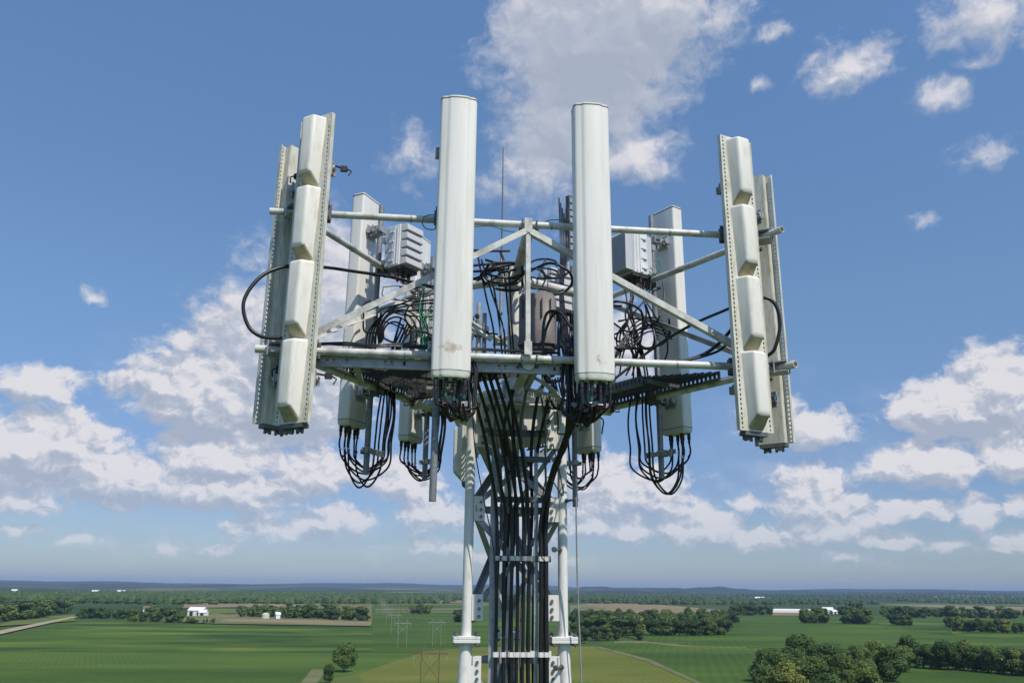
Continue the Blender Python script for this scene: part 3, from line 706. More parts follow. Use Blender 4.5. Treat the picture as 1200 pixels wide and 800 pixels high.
def hgt(x, y):
    d = math.hypot(x-CX, y-CY); k = min(max((d-4800)/6000, 0), 1); k = k*k*(3-2*k)
    s = math.sin(x*.00062+1.3)*math.cos(y*.00048+.6)+.6*math.sin(x*.0013-y*.0009+2.)+.35*math.sin(x*.0031+y*.0017)
    far = min(max((d-11000)/9000, 0), 1)
    return k*(22+16*s)+far*(25+14*math.sin(x*.00034+y*.0002))
# one sheet to the horizon (a polar grid centred under the camera, rising into low hills far off)
vs = [(CX, CY, 0)]; fs = []; NA = 360
radii = [60, 150, 300, 500, 800, 1200, 1800, 2600, 3600, 4600]+[4600+380*i for i in range(1, 42)]+[21500, 24000, 28000, 33000]
for r_ in radii:
    for a in range(NA):
        x = CX+r_*math.sin(2*math.pi*a/NA); y = CY+r_*math.cos(2*math.pi*a/NA); vs.append((x, y, hgt(x, y)))
for a in range(NA): fs.append((0, 1+(a+1) % NA, 1+a))
for i in range(len(radii)-1):
    for a in range(NA):
        b = (a+1) % NA; fs.append((1+i*NA+a, 1+i*NA+b, 1+(i+1)*NA+b, 1+(i+1)*NA+a))
g = MB(); g.add(vs, fs, True)
# patchwork of fields and woods beyond, chosen cell by cell
m = bpy.data.materials.new('countryside'); m.use_nodes = True; nt = m.node_tree; L = nt.links.new; bs = nt.nodes['Principled BSDF']
bs.inputs['Roughness'].default_value = .95; bs.inputs['Specular IOR Level'].default_value = .1
tc = nt.nodes.new('ShaderNodeTexCoord'); mp = nt.nodes.new('ShaderNodeMapping'); mp.inputs['Rotation'].default_value = (0, 0, .25); mp.inputs['Scale'].default_value = (1, .62, 1); L(tc.outputs['Object'], mp.inputs[0])
vo = nt.nodes.new('ShaderNodeTexVoronoi'); vo.distance = 'CHEBYCHEV'; vo.inputs['Scale'].default_value = .0016; vo.inputs['Randomness'].default_value = .75; L(mp.outputs[0], vo.inputs['Vector'])
sep = nt.nodes.new('ShaderNodeSeparateColor'); L(vo.outputs['Color'], sep.inputs[0])
r = nt.nodes.new('ShaderNodeValToRGB'); r.color_ramp.interpolation = 'CONSTANT'
cols = [(0, (.040, .080, .024)), (.22, (.055, .095, .03)), (.42, (.033, .065, .02)), (.62, (.075, .11, .035)), (.76, (.15, .14, .06)), (.88, (.24, .19, .11))]
r.color_ramp.elements[0].color = (*cols[0][1], 1); r.color_ramp.elements[1].position = cols[1][0]; r.color_ramp.elements[1].color = (*cols[1][1], 1)
for p_, c_ in cols[2:]:
    e = r.color_ramp.elements.new(p_); e.color = (*c_, 1)
L(sep.outputs[0], r.inputs[0])
wn = nt.nodes.new('ShaderNodeTexNoise'); wn.inputs['Scale'].default_value = .0007; wn.inputs['Detail'].default_value = 7; wn.inputs['Roughness'].default_value = .62; L(mp.outputs[0], wn.inputs[0])
wr_ = nt.nodes.new('ShaderNodeValToRGB'); wr_.color_ramp.elements[0].position = .47; wr_.color_ramp.elements[1].position = .50; L(wn.outputs['Fac'], wr_.inputs[0])
wc = nt.nodes.new('ShaderNodeTexNoise'); wc.inputs['Scale'].default_value = .05; wc.inputs['Detail'].default_value = 3; L(tc.outputs['Object'], wc.inputs[0])
wcr = nt.nodes.new('ShaderNodeValToRGB'); wcr.color_ramp.elements[0].color = (.014, .030, .010, 1); wcr.color_ramp.elements[1].color = (.045, .070, .022, 1); wcr.color_ramp.elements[0].position = .35; wcr.color_ramp.elements[1].position = .65; L(wc.outputs['Fac'], wcr.inputs[0])
# woods only from about a mile and a half out; nearer land is open crop
ge = nt.nodes.new('ShaderNodeNewGeometry'); ln = nt.nodes.new('ShaderNodeVectorMath'); ln.operation = 'LENGTH'; L(ge.outputs['Position'], ln.inputs[0])
mr = nt.nodes.new('ShaderNodeMapRange'); mr.inputs[1].default_value = 2300; mr.inputs[2].default_value = 3200; L(ln.outputs['Value'], mr.inputs[0])
mu = nt.nodes.new('ShaderNodeMath'); mu.operation = 'MULTIPLY'; L(wr_.outputs[0], mu.inputs[0]); L(mr.outputs[0], mu.inputs[1])
mx = nt.nodes.new('ShaderNodeMix'); mx.data_type = 'RGBA'; L(mu.outputs[0], mx.inputs[0]); L(r.outputs[0], mx.inputs[6]); L(wcr.outputs[0], mx.inputs[7]); L(mx.outputs[2], bs.inputs['Base Color'])
M['countryside'] = m
tag(g.build('ground', m), None, kind='structure')

lay = [0]
def field(pix, mt, name='field', z=None):
    lay[0] += 1; z = .05*lay[0] if z is None else z
    P = [ground(u, v, z) for u, v in pix]
    o = MB().add(P, [tuple(range(len(P)))[::-1]]).build(name, M[mt])
    if o.data.polygons[0].normal.z < 0: o.data.flip_normals()
    return tag(o, None, kind='structure')
# (measured corner by corner; they run on past the edges of the view)
field([(-900, 748), (-300, 737), (88, 728), (255, 730), (436, 733), (436, 764), (180, 763.5), (-400, 762), (-1500, 764)], 'soydark')
field([(-1500, 764), (-400, 762.2), (0, 763.2), (240, 764.5), (436, 764.2), (560, 762.8), (470, 775), (425, 788), (400, 800), (300, 1100), (-900, 1100)], 'corn')
field([(-900, 1150), (-900, 786), (0, 782), (366, 783), (350, 800), (250, 1150)], 'soy')
field([(366, 783), (384, 785), (360, 812), (300, 950), (255, 1150), (240, 1150), (340, 830), (352, 800)], 'vergegrass')
field([(436, 708), (700, 709), (720, 722), (640, 740), (560, 762.6), (436, 764)], 'soy')
field([(440, 712.5), (560, 712), (560, 714), (440, 714.8)], 'palecrop')
field([(440, 716.2), (560, 715.6), (560, 717), (440, 717.6)], 'palecrop')
field([(560, 758), (700, 756.5), (760, 772), (822, 800), (1000, 900), (1000, 1150), (250, 1150), (350, 830), (384, 795), (420, 789), (460, 775), (500, 762)], 'yellowgreen')
field([(384, 795), (420, 789), (425, 800), (390, 860), (340, 1000), (300, 1000), (350, 840)], 'pasture')
field([(700, 756.5), (710, 751), (760, 751), (820, 757), (940, 760), (1400, 768), (1700, 800), (1500, 900), (1000, 900), (822, 800), (760, 772)], 'soy')
field([(720, 750.5), (760, 750), (800, 755), (875, 757.6), (875, 758.6), (800, 757.2), (760, 753), (720, 752.5)], 'vergegrass')
field([(695, 757), (703, 757), (762, 772), (826, 801), (1010, 905), (1000, 906), (818, 801), (757, 774)], 'vergegrass')
field([(690, 737), (880, 722), (905, 720), (1420, 724), (1500, 764), (1300, 765), (940, 759.5), (820, 756.5), (760, 751)], 'soy')
field([(1020, 716.5), (1500, 712), (1500, 721), (1140, 719), (1060, 718.5)], 'palecrop')
field([(1055, 735), (1100, 733), (1130, 740), (1118, 742), (1080, 738)], 'pasture')
field([(1020, 724), (1110, 727), (1116, 742), (1300, 745), (1500, 744), (1500, 750), (1180, 748), (1040, 737)], 'soydark')
field([(905, 720.4), (935, 720.6), (975, 716), (905, 714)], 'stubble')
field([(668, 709), (700, 705.5), (760, 707), (822, 712), (850, 715), (800, 718), (700, 718), (668, 718)], 'stubble')
field([(668, 708), (712, 712), (708, 718), (668, 719)], 'palecrop')
field([(215, 706), (276, 705), (276, 711), (215, 712)], 'stubble')
field([(240, 712), (276, 712.5), (276, 718), (240, 718.5)], 'pasture')
field([(190, 727), (252, 718), (276, 720), (436, 727), (434, 733), (250, 730)], 'palecrop')
field([(270, 724), (300, 724.5), (436, 728.5), (434, 732.8), (255, 727.5)], 'stubble')
field([(-400, 740), (0, 731), (20, 725), (88, 719), (88, 727), (-400, 760)], 'pasture')
tag(field([(-900, 768), (0, 738), (84, 722), (92, 722), (0, 742.5), (-900, 785)], 'dirt', 'dirt_road'), None)
field([(560, 703), (436, 703), (436, 706), (560, 706)], 'stubble')
field([(1160, 716), (1500, 715), (1500, 719), (1160, 718)], 'stubble')

# ------------------------------------------------------------------ trees
def fol(name, c1, c2, c3):
    m = bpy.data.materials.new(name); m.use_nodes = True; nt = m.node_tree; L = nt.links.new; b = nt.nodes['Principled BSDF']
    b.inputs['Roughness'].default_value = .75; b.inputs['Specular IOR Level'].default_value = .2
    ge = nt.nodes.new('ShaderNodeNewGeometry'); oi = nt.nodes.new('ShaderNodeObjectInfo'); tc = nt.nodes.new('ShaderNodeTexCoord')
    n = nt.nodes.new('ShaderNodeTexNoise'); n.inputs['Scale'].default_value = .35; n.inputs['Detail'].default_value = 2; L(tc.outputs['Object'], n.inputs[0])
    a = nt.nodes.new('ShaderNodeMath'); a.operation = 'MULTIPLY_ADD'; L(ge.outputs['Random Per Island'], a.inputs[0]); a.inputs[1].default_value = .35; L(n.outputs['Fac'], a.inputs[2])
    a2 = nt.nodes.new('ShaderNodeMath'); a2.operation = 'MULTIPLY_ADD'; L(oi.outputs['Random'], a2.inputs[0]); a2.inputs[1].default_value = .45; L(a.outputs[0], a2.inputs[2])
    r = nt.nodes.new('ShaderNodeValToRGB'); e = r.color_ramp.elements; e[0].position = .45; e[0].color = (*c1, 1); e[1].position = 1.25; e[1].color = (*c3, 1); x = e.new(.85); x.color = (*c2, 1)
    e[-1].position = 1.0
    s = nt.nodes.new('ShaderNodeMath'); s.operation = 'MULTIPLY'; s.inputs[1].default_value = .83; L(a2.outputs[0], s.inputs[0]); L(s.outputs[0], r.inputs[0]); L(r.outputs[0], b.inputs['Base Color'])
    return m
M['fol1'] = fol('fol1', (0.042, 0.081, 0.022), (0.081, 0.133, 0.033), (0.149, 0.198, 0.047))
M['fol2'] = fol('fol2', (0.062, 0.092, 0.021), (0.115, 0.151, 0.034), (0.213, 0.220, 0.053))
M['foldark'] = fol('foldark', (0.030, 0.057, 0.022), (0.047, 0.085, 0.029), (0.075, 0.117, 0.036))
M['bark'] = mat('bark', (.09, .07, .05), .9)
def crown_mesh(seed, w, h, n, leaf, lumps, mt, z0=.18, cone=False):
    rd = random.Random(seed); L_ = []
    for i in range(lumps):
        if cone:
            t = rd.random()**.8; rr = w*.5*(1-t)*.8+.2; a = rd.uniform(0, 6.28); L_.append((math.cos(a)*rr*.4, math.sin(a)*rr*.4, h*(z0*.5+t*(1-z0*.5))*.93, rr*.9, h*.10))
        else:
            a = rd.uniform(0, 6.28); q = rd.random()**.6; zt = rd.uniform(0, 1)
            rad = w*.5*(.62*math.sin(math.pi*(.18+.72*zt)))*q
            rr = w*rd.uniform(.15, .24); L_.append((math.cos(a)*rad, math.sin(a)*rad, h*(z0+.12)+h*(.80-z0)*zt, rr, rr*rd.uniform(.7, .95)))
    mb = MB(); N = len(L_); area = sum(l[3]**2 for l in L_)
    # dark inner mass
    for (x, y, z, rr, rz_) in L_:
        v_ = []; f_ = []
        for j in range(5):
            ph = math.pi*j/4
            for k in range(7):
                th = 2*math.pi*k/7; q = .78*rd.uniform(.85, 1.08); v_.append((x+rr*q*math.sin(ph)*math.cos(th), y+rr*q*math.sin(ph)*math.sin(th), z+rz_*q*math.cos(ph)))
        for j in range(4):
            for k in range(7): f_.append((j*7+k, (j+1)*7+k, (j+1)*7+(k+1) % 7, j*7+(k+1) % 7))
        mb.add(v_, f_)
    for (x, y, z, rr, rz_) in L_:
        for _ in range(int(n*rr**2/area)):
            d = V((rd.gauss(0, 1), rd.gauss(0, 1), rd.gauss(.15, 1))).normalized(); q = rd.uniform(.78, 1.12)
            c_ = V((x+d.x*rr*q, y+d.y*rr*q, z+d.z*rz_*q))
            nn = (d*1.0+V((rd.uniform(-.8, .8), rd.uniform(-.8, .8), rd.uniform(-.5, .9)))).normalized()
            a_ = nn.cross(V((rd.random(), rd.random(), rd.random()))).normalized(); b_ = nn.cross(a_); s = leaf*rd.uniform(.5, 1.15)
            mb.v += [c_+a_*s, c_+b_*s*.75, c_-a_*s*.9, c_-b_*s*.7]; o = len(mb.v)-4; mb.f.append((o, o+1, o+2, o+3)); mb.sm.append(False)
    me = bpy.data.meshes.new('crown'); me.from_pydata([tuple(v) for v in mb.v], [], mb.f); me.update(); me.materials.append(M[mt]); return me
def trunk_mesh(h, w):
    mb = MB().tube([(0, 0, -.3), (w*.01, 0, h*.2), (w*.02, w*.01, h*.45), (0, 0, h*.7)], .028*h, 8, True, .010*h)
    for k in range(4):
        a = k*1.6+.4; mb.tube([(0, 0, h*(.22+.06*k)), (math.cos(a)*w*.14, math.sin(a)*w*.14, h*(.36+.07*k)), (math.cos(a)*w*.28, math.sin(a)*w*.28, h*(.5+.08*k))], .012*h, 6, True, .004*h)
    me = bpy.data.meshes.new('trunk'); me.from_pydata([tuple(v) for v in mb.v], [], mb.f); me.update(); me.materials.append(M['bark']); return me
TR = trunk_mesh(14, 12); TRC = trunk_mesh(14, 2)
big = [crown_mesh(100+i, 15, 15, 9000, .42, 22, 'fol1' if i < 3 else 'fol2', .10) for i in range(4)]
mid = [crown_mesh(10+i, 13, 14, 2600, .6, 15, ('fol1', 'fol2', 'fol1', 'foldark')[i], .08) for i in range(4)]
far = [crown_mesh(40+i, 14, 14, 700, 1.0, 11, ('fol1', 'foldark', 'fol1')[i], .04) for i in range(3)]
con = [crown_mesh(60+i, 7, 15, 800, .8, 12, 'foldark', .06, True) for i in range(2)]
def tree(p, h, kind, label, group=None, name='deciduous_tree', wide=1., mi=None):
    ms, base = {'big': (big, 15), 'mid': (mid, 14), 'far': (far, 14), 'con': (con, 15)}[kind]
    me = random.choice(ms) if mi is None else ms[mi]; k = h/base
    rt = empty(name if kind != 'con' else 'conifer_tree', p, random.uniform(0, 6.28), label, 'tree', group)
    rt.scale = (k*wide, k*wide, k)
    t_ = bpy.data.objects.new('trunk', TRC if kind == 'con' else TR); C.objects.link(t_); t_.parent = rt
    c_ = bpy.data.objects.new('crown', me); C.objects.link(c_); c_.parent = rt
    return rt
def wood(poly, rows, label, group, h=(11, 15), kind='far', conf=0., wide=(1., 1.35)):
    for (u0_, v0_, u1_, v1_, n) in rows:
        for i in range(n):
            t = (i+random.uniform(.1, .9))/n; u = u0_+(u1_-u0_)*t; v = v0_+(v1_-v0_)*t+random.uniform(-.5, .5)
            kd = 'con' if random.random() < conf else kind
            tree(ground(u, v), random.uniform(*h), kd, label if kd != 'con' else label.replace('leafy', 'pointed conifer'), group, wide=random.uniform(*wide))
# lone and named trees
tree(ground(403, 787), 14.0, 'big', 'round yellow green tree standing alone in the field below the power line', wide=1.12, mi=2)
tree(ground(385.5, 801), 9.0, 'big', 'small dark bushy tree beside the lone round tree at the field corner', wide=.8, mi=0)
tree(ground(749.5, 750), 9.5, 'big', 'small round tree standing alone in the green field right of the tower', wide=1.1, mi=1)
for i, (u, v, h) in enumerate(((893, 800, 19), (905, 812, 20), (925, 806, 21), (917, 832, 19), (945, 820, 21), (950, 795, 19), (968, 806, 22), (985, 825, 21), (1000, 800, 21), (1020, 796, 21), (1010, 822, 18), (1038, 799, 19), (1052, 788, 16), (935, 792, 24), (890, 826, 17), (968, 840, 18))):
    tree(ground(u+9, v), h*.86, 'big', 'large dark leafy tree in the dense clump at the bottom right of the view', 'trees in the large near clump', wide=random.uniform(1., 1.25))
for i in range(19):
    t = i/18; u = 1064+t*170; v = 781+t*14+random.uniform(-1, 1)
    tree(ground(u, v), random.uniform(13, 16.5) if i else 18, 'big' if i % 2 else 'mid', 'leafy tree in the hedge row running right from the large clump', 'trees in the near hedge row', wide=random.uniform(1.05, 1.3))
wood(0, [(674, 745, 856, 744, 20), (672, 739, 858, 738, 18), (672, 732, 862, 731, 16), (672, 725, 858, 726, 12)], 'dark leafy tree in the wide wood beyond the lone field tree, right of the tower', 'trees in the wide wood right of the tower', (14, 18.5), 'mid', 0, (1.3, 1.75))
wood(0, [(692, 751, 728, 749, 6), (668, 754, 688, 753, 4)], 'low bushy leafy tree in the short row just in front of the wide wood', 'bushes before the wide wood', (9, 13), 'mid', 0)
wood(0, [(278, 722.5, 434, 727.5, 18), (280, 719, 434, 722, 13)], 'leafy tree in the long wood beside the silos, left of the power line', 'trees in the long wood beside the silos', (16, 21), 'far')
wood(0, [(148, 727.5, 214, 729, 11), (92, 724, 146, 725, 8), (160, 722, 214, 722, 9)], 'dark leafy tree in the shelter belt around the white barn on the left', 'trees round the white barn', (12, 17), 'far', .4)
wood(0, [(216, 729.5, 252, 730.5, 6)], 'low dark leafy tree at the foot of the white barn', 'low trees below the white barn', (6, 8), 'far', .2)
wood(0, [(2, 728, 52, 724, 8), (-30, 722, 60, 719, 8), (58, 719, 80, 718, 4)], 'leafy tree in the clump above the dirt road at the far left', 'trees by the dirt road', (17, 24), 'far')
wood(0, [(938, 730, 967, 730, 5), (990, 731, 1019, 731, 5)], 'dark leafy tree in the two clumps before the white farm sheds', 'trees before the farm sheds', (19, 24), 'far')
wood(0, [(856, 720, 904, 720, 8), (982, 720, 1012, 719, 4)], 'dark leafy tree beside the long white shed on the horizon side', 'trees beside the long shed', (18, 26), 'far')
wood(0, [(1036, 722, 1084, 724, 8), (1088, 722, 1120, 724, 5), (1125, 724, 1195, 725, 10), (1200, 724, 1260, 724, 6)], 'leafy tree in the far belt above the pasture on the right', 'trees in the far right belt', (18, 24), 'far')
wood(0, [(1118, 740, 1200, 742, 12), (1042, 732, 1070, 734, 5), (1106, 735, 1130, 737, 4), (1205, 741, 1250, 742, 5)], 'leafy tree in the nearer right belt between pasture and dark field', 'trees in the nearer right belt', (12, 17), 'mid')
wood(0, [(483, 719, 501, 719, 4), (534, 729, 560, 729, 4)], 'dark leafy tree in the small clump right of the pylons, left of the tower', 'trees right of the pylons', (15, 19), 'far')
# distant woods, past counting
def far_wood(n, vr, ur, seed, sz):
    rd = random.Random(seed); mb = MB(); done = 0
    seeds = [(rd.uniform(*ur), rd.uniform(*vr)) for _ in range(n)]
    for (u, v) in seeds:
        p = ground(u, v); D = (p-V((CX, CY, 0))).length
        if D > 9000: continue
        ln_ = rd.uniform(150, 700)*D/3000; a0 = rd.uniform(-.5, .5); cnt = int(ln_/14)
        for k in range(cnt):
            t = (k/cnt-.5)*ln_; x = p.x+t*math.cos(a0)+rd.gauss(0, 12); y = p.y+t*math.sin(a0)+rd.gauss(0, 22)
            hh = rd.uniform(10, 19)*sz; ww = rd.uniform(7, 12); zb = hgt(x, y)
            v_ = []; f_ = []
            for j, (q, zq) in enumerate(((1., .0), (1.12, .35), (.85, .72), (.35, .97))):
                for m_ in range(6):
                    th = m_*1.047+j*.4; e = rd.uniform(.75, 1.2); v_.append((x+ww*q*e*math.cos(th), y+ww*q*e*math.sin(th), zb+hh*zq*rd.uniform(.9, 1.08)))
            for j in range(3):
                for m_ in range(6): f_.append((j*6+m_, j*6+(m_+1) % 6, (j+1)*6+(m_+1) % 6, (j+1)*6+m_))
            f_.append(tuple(range(18, 24))); mb.add(v_, f_)
    return mb
fw = far_wood(120, (696.5, 707), (-250, 520), 3, 1.05)
fw2 = far_wood(90, (697, 708), (600, 1450), 4, 1.0)
M['farfol'] = fol('farfol', (0.029, 0.060, 0.019), (0.051, 0.091, 0.025), (0.083, 0.122, 0.035))
for f_ in (fw, fw2):
    tag(f_.build('distant_woodland', M['farfol']), 'far off woods merging into dark bands below the horizon' if f_ is fw else 'far off woods in broken dark bands on the right of the horizon', None, kind='stuff')
# wooded ridges on the skyline (real hills, 10 to 17 km off)
M['ridge'] = gmat('ridge', (.012, .022, .012), (.024, .038, .018), (.09, .09, .05), .003)
def ridge(dist, az0, az1, top, seed, w=1500):
    rd = random.Random(seed); n = 160; mb = MB(); v_ = []; f_ = []
    ph = [rd.uniform(0, 6.28) for _ in range(5)]
    for i in range(n+1):
        t = i/n; a = YAW+R(az0+(az1-az0)*t)
        e = min(1, t/.12, (1-t)/.12); e = e*e*(3-2*e)
        hz = top*e*(.72+.16*math.sin(t*9+ph[0])+.10*math.sin(t*23+ph[1])+.05*math.sin(t*57+ph[2]))+rd.uniform(0, 5)*e
        for (dd, q) in ((-w, -.05), (-w*.5, .45), (-w*.15, .92), (0, 1), (w*.3, .85), (w, -.05)):
            x = CX+(dist+dd)*math.sin(a); y = CY+(dist+dd)*math.cos(a); v_.append((x, y, 12+hz*q))
    for i in range(n):
        for j in range(5): f_.append((i*6+j, (i+1)*6+j, (i+1)*6+j+1, i*6+j+1))
    mb.add(v_, f_, False); return mb.build('hills', M['ridge'])
for args in ((17500, -45, 8, 118, 1), (12500, -45, -12, 52, 2), (12500, 3.5, 17, 84, 3), (17500, -8, 45, 104, 4), (12500, 13, 46, 58, 5), (9300, 5, 12, 30, 6)):
    tag(ridge(*args), None, kind='structure')

# ------------------------------------------------------------------ farm buildings
M['wallwhite'] = mat('wallwhite', (.78, .78, .76), .6); M['roofwhite'] = mat('roofwhite', (.80, .80, .80), .4); M['roofgrey'] = mat('roofgrey', (.40, .42, .46), .5)
M['dark'] = mat('dark', (.03, .03, .03), .8); M['silo'] = mat('silo', (.62, .58, .45), .5); M['roofbrown'] = mat('roofbrown', (.16, .11, .08), .8)
def barn(u, v, w, d, h, rh, rz, label, roof='roofwhite', doors=1, name='barn', wall='wallwhite'):
    rt = empty(name, ground(u, v, .1), rz, label, 'barn' if name != 'farm_house' else 'house')
    hw, hd = w/2, d/2
    wb = MB().add([(-hw, -hd, 0), (hw, -hd, 0), (hw, hd, 0), (-hw, hd, 0), (-hw, -hd, h), (hw, -hd, h), (hw, hd, h), (-hw, hd, h), (-hw, 0, h+rh), (hw, 0, h+rh)],
                  [(0, 1, 5, 4), (2, 3, 7, 6), (1, 2, 6, 9, 5), (3, 0, 4, 8, 7)])
    wb.build('wall', M[wall], rt)
    o = .6; rb = MB()
    for s in (-1, 1):
        a = V((-hw-o, s*(hd+o), h-o*rh/hd)); b = V((hw+o, s*(hd+o), h-o*rh/hd)); c_ = V((hw+o, 0, h+rh+.05)); e = V((-hw-o, 0, h+rh+.05)); up = V((0, 0, .3))
        rb.add([a, b, c_, e, a+up, b+up, c_+up, e+up], [(0, 1, 2, 3), (4, 5, 6, 7), (0, 1, 5, 4), (1, 2, 6, 5), (2, 3, 7, 6), (3, 0, 4, 7)])
    rb.build('roof', M[roof], rt)
    for i in range(doors):
        x = -hw+w*(i+.5)/doors
        MB().box((x, -hd-.06, h*.4), (min(6, w/doors*.45), .1, h*.8)).build('door', M['dark'], rt)
    MB().box((-hw-.06, 0, h*.42), (.1, min(6, d*.4), h*.84)).build('door', M['dark'], rt)
    return rt
barn(231, 721, 24, 16, 8, 4.5, R(-14), 'large white barn with dark door openings behind the shelter belt on the left', doors=2)
barn(238, 721.5, 12, 9, 5.5, 3, R(-14), 'small white shed joined to the right end of the large white barn', doors=1)
barn(325, 725.3, 6, 6, 7, 2.5, R(25), 'small white farm building right of the cream silo on the wood edge', doors=0)
barn(297, 704.6, 60, 24, 9, 6, R(5), 'long pale blue roofed shed beyond the long wood on the left', 'roofgrey', 3)
barn(921, 717.4, 66, 14, 5, 2.6, R(-2), 'very long low white shed left of the farm on the right horizon', doors=0)
barn(970, 718.6, 22, 14, 8, 5, R(-14), 'large white gabled barn in the farm on the right, between the tree clumps', doors=2)
barn(977, 718.8, 13, 10, 5, 3, R(20), 'smaller white shed just right of the large gabled barn', doors=1)
barn(949, 717.4, 22, 10, 5, 2.5, R(0), 'low white shed half behind the first tree clump on the right', 'roofgrey', 1)
barn(996, 717.6, 15, 10, 9, 4, R(10), 'white farm house with grey roof behind the second tree clump on the right', 'roofgrey', 1, 'farm_house')
barn(1007, 718.2, 13, 9, 6, 4, R(30), 'small white barn at the right end of the farm on the right', doors=1)
barn(174, 717, 17, 9, 6, 4, R(10), 'brown roofed farm house among the trees left of the white barn', 'roofbrown', 1, 'farm_house')
barn(72, 714.5, 20, 10, 6, 4, R(0), 'brown roofed house among trees near the dirt road end', 'roofbrown', 1, 'farm_house')
for (u, v, w, lab) in ((112, 694.6, 34, 'left of a distant pair of white sheds on the hazy left horizon'), (142, 694.6, 42, 'right of a distant pair of white sheds on the hazy left horizon'), (17, 693.6, 28, 'white shed farthest left on the hazy horizon'), (890, 702.4, 50, 'white shed on the hazy plain above the long low shed')):
    b_ = barn(u, v, w, 20, 9, 6, 0, lab, doors=0, wall='roofgrey'); b_.location.z = hgt(b_.location.x, b_.location.y)
sp = ground(311, 725)
si = empty('silo', sp, 0, 'round cream silo with domed roof at the left end of the long wood', 'silo')
MB().cyl((0, 0, 0), (0, 0, 6.5), 5.5, 24).build('wall', M['silo'], si)
MB().tube([(0, 0, 6.5), (0, 0, 7.8), (0, 0, 8.8)], 5.7, 24, True, 1.2).build('roof', M['silo'], si)

# ------------------------------------------------------------------ power line
M['wood'] = mat('wood', (.15, .09, .055), .9); M['polegrey'] = mat('polegrey', (.25, .25, .22), .8)
def pylon(p, ht, sp_, rz, mt, label, group, arm=None):
    rt = empty('power_pylon', p, rz, label, 'pylon', group); hs = sp_/2; arm = arm or sp_*2
    za = ht*.86
    for s in (-1, 1):
        MB().cyl((s*hs, 0, 0), (s*hs, 0, ht), .21, 8, .14).build('pole', M[mt], rt)
    MB().bar((-arm/2, -.3, za), (arm/2, -.3, za), .22, .45).bar((-arm/2, .3, za), (arm/2, .3, za), .22, .45).build('crossarm', M[mt], rt)
    b = MB()
    b.bar((-hs, 0, ht*.80), (hs, 0, ht*.48), .16, .22).bar((hs, .1, ht*.80), (-hs, .1, ht*.48), .16, .22)
    b.bar((-hs, 0, ht*.98), (0, 0, za), .12, .16).bar((hs, 0, ht*.98), (0, 0, za), .12, .16).bar((-hs, 0, ht*.98), (-arm*.42, 0, za), .12, .16).bar((hs, 0, ht*.98), (arm*.42, 0, za), .12, .16)
    b.build('brace', M[mt], rt)
    for s in (-.46, 0, .46):
        i_ = MB()
        for k in range(8): i_.cyl((s*arm, 0, za-.3-k*.2), (s*arm, 0, za-.38-k*.2), .16, 8)
        i_.cyl((s*arm, 0, za), (s*arm, 0, za-2.0), .04, 6); i_.build('insulator', M['roofgrey'], rt)
    return rt
lines = [
    ([(471, 758.5), (462, 743), (455.5, 731), (452.0, 723.5), (450, 718.5), (448.6, 714.8), (447.5, 712)], 'polegrey', 'pale two pole pylon in the left of the two power lines', 'pylons of the left power line', 21),
    ([(502, 836), (511.5, 756.5), (489, 741.5), (479, 731), (472, 724), (467, 719), (463.5, 715)], 'wood', 'brown two pole pylon in the right of the two power lines', 'pylons of the right power line', 21)]
for pix, mt, lab, grp, ht in lines:
    roots = []
    P = [ground(u, v) for u, v in pix]
    for i, p in enumerate(P):
        a = P[max(i-1, 0)]; b = P[min(i+1, len(P)-1)]; d = b-a; rz = math.atan2(d.y, d.x)-math.pi/2
        rz = max(-.9, min(.9, rz)); m_ = mt; l_ = lab
        if grp.startswith('pylons of the right'):
            if i == 0: l_ = 'near brown two pole pylon with its cross beam just above the bottom of the view'
            elif i == 1: m_ = 'polegrey'; l_ = 'pale two pole pylon nearest the left tower leg'
        elif i == 0: l_ = 'largest pale two pole pylon in the left line, standing at the field edge'
        roots.append((pylon(p, ht if not (i == 0 and m_ == 'wood') else 24.5, 6.8, rz, m_, l_, grp if l_ == lab else None), p, rz))
    for s in (-1, 0, 1):
        mb = MB()
        for (ra, pa, za_), (rb, pb, zb_) in zip(roots[:-1], roots[1:]):
            A = pa+V((math.cos(za_), math.sin(za_), 0))*s*6.2+V((0, 0, ht*.86-2)); B = pb+V((math.cos(zb_), math.sin(zb_), 0))*s*6.2+V((0, 0, ht*.86-2))
            pts = [A.lerp(B, t/12)-V((0, 0, 5*4*(t/12)*(1-t/12))) for t in range(13)]; mb.tube(pts, .018, 4, False)
        o = mb.build('power_cable', M['galv']); tag(o, 'thin sagging wire strung between the %s power line pylons' % ('left' if 'left' in grp else 'right'), 'power cable', 'wires of the %s power line' % ('left' if 'left' in grp else 'right'))

# ------------------------------------------------------------------ haze
hz = MB().box((0, 12000, 200), (62000, 62000, 402)).build('haze', None) if False else None
hm = bpy.data.materials.new('haze'); hm.use_nodes = True; nt = hm.node_tree; nt.nodes.clear()
pv = nt.nodes.new('ShaderNodeVolumePrincipled'); pv.inputs['Color'].default_value = (.46, .64, .95, 1); pv.inputs['Density'].default_value = HAZE = 4.2e-5
pv.inputs['Anisotropy'].default_value = .0
om = nt.nodes.new('ShaderNodeOutputMaterial'); nt.links.new(pv.outputs[0], om.inputs['Volume'])
hz = MB().box((0, 0, 124), (68000, 68000, 250)).build('haze', hm); tag(hz, 'pale blue air fading the distant land', None, kind='stuff')

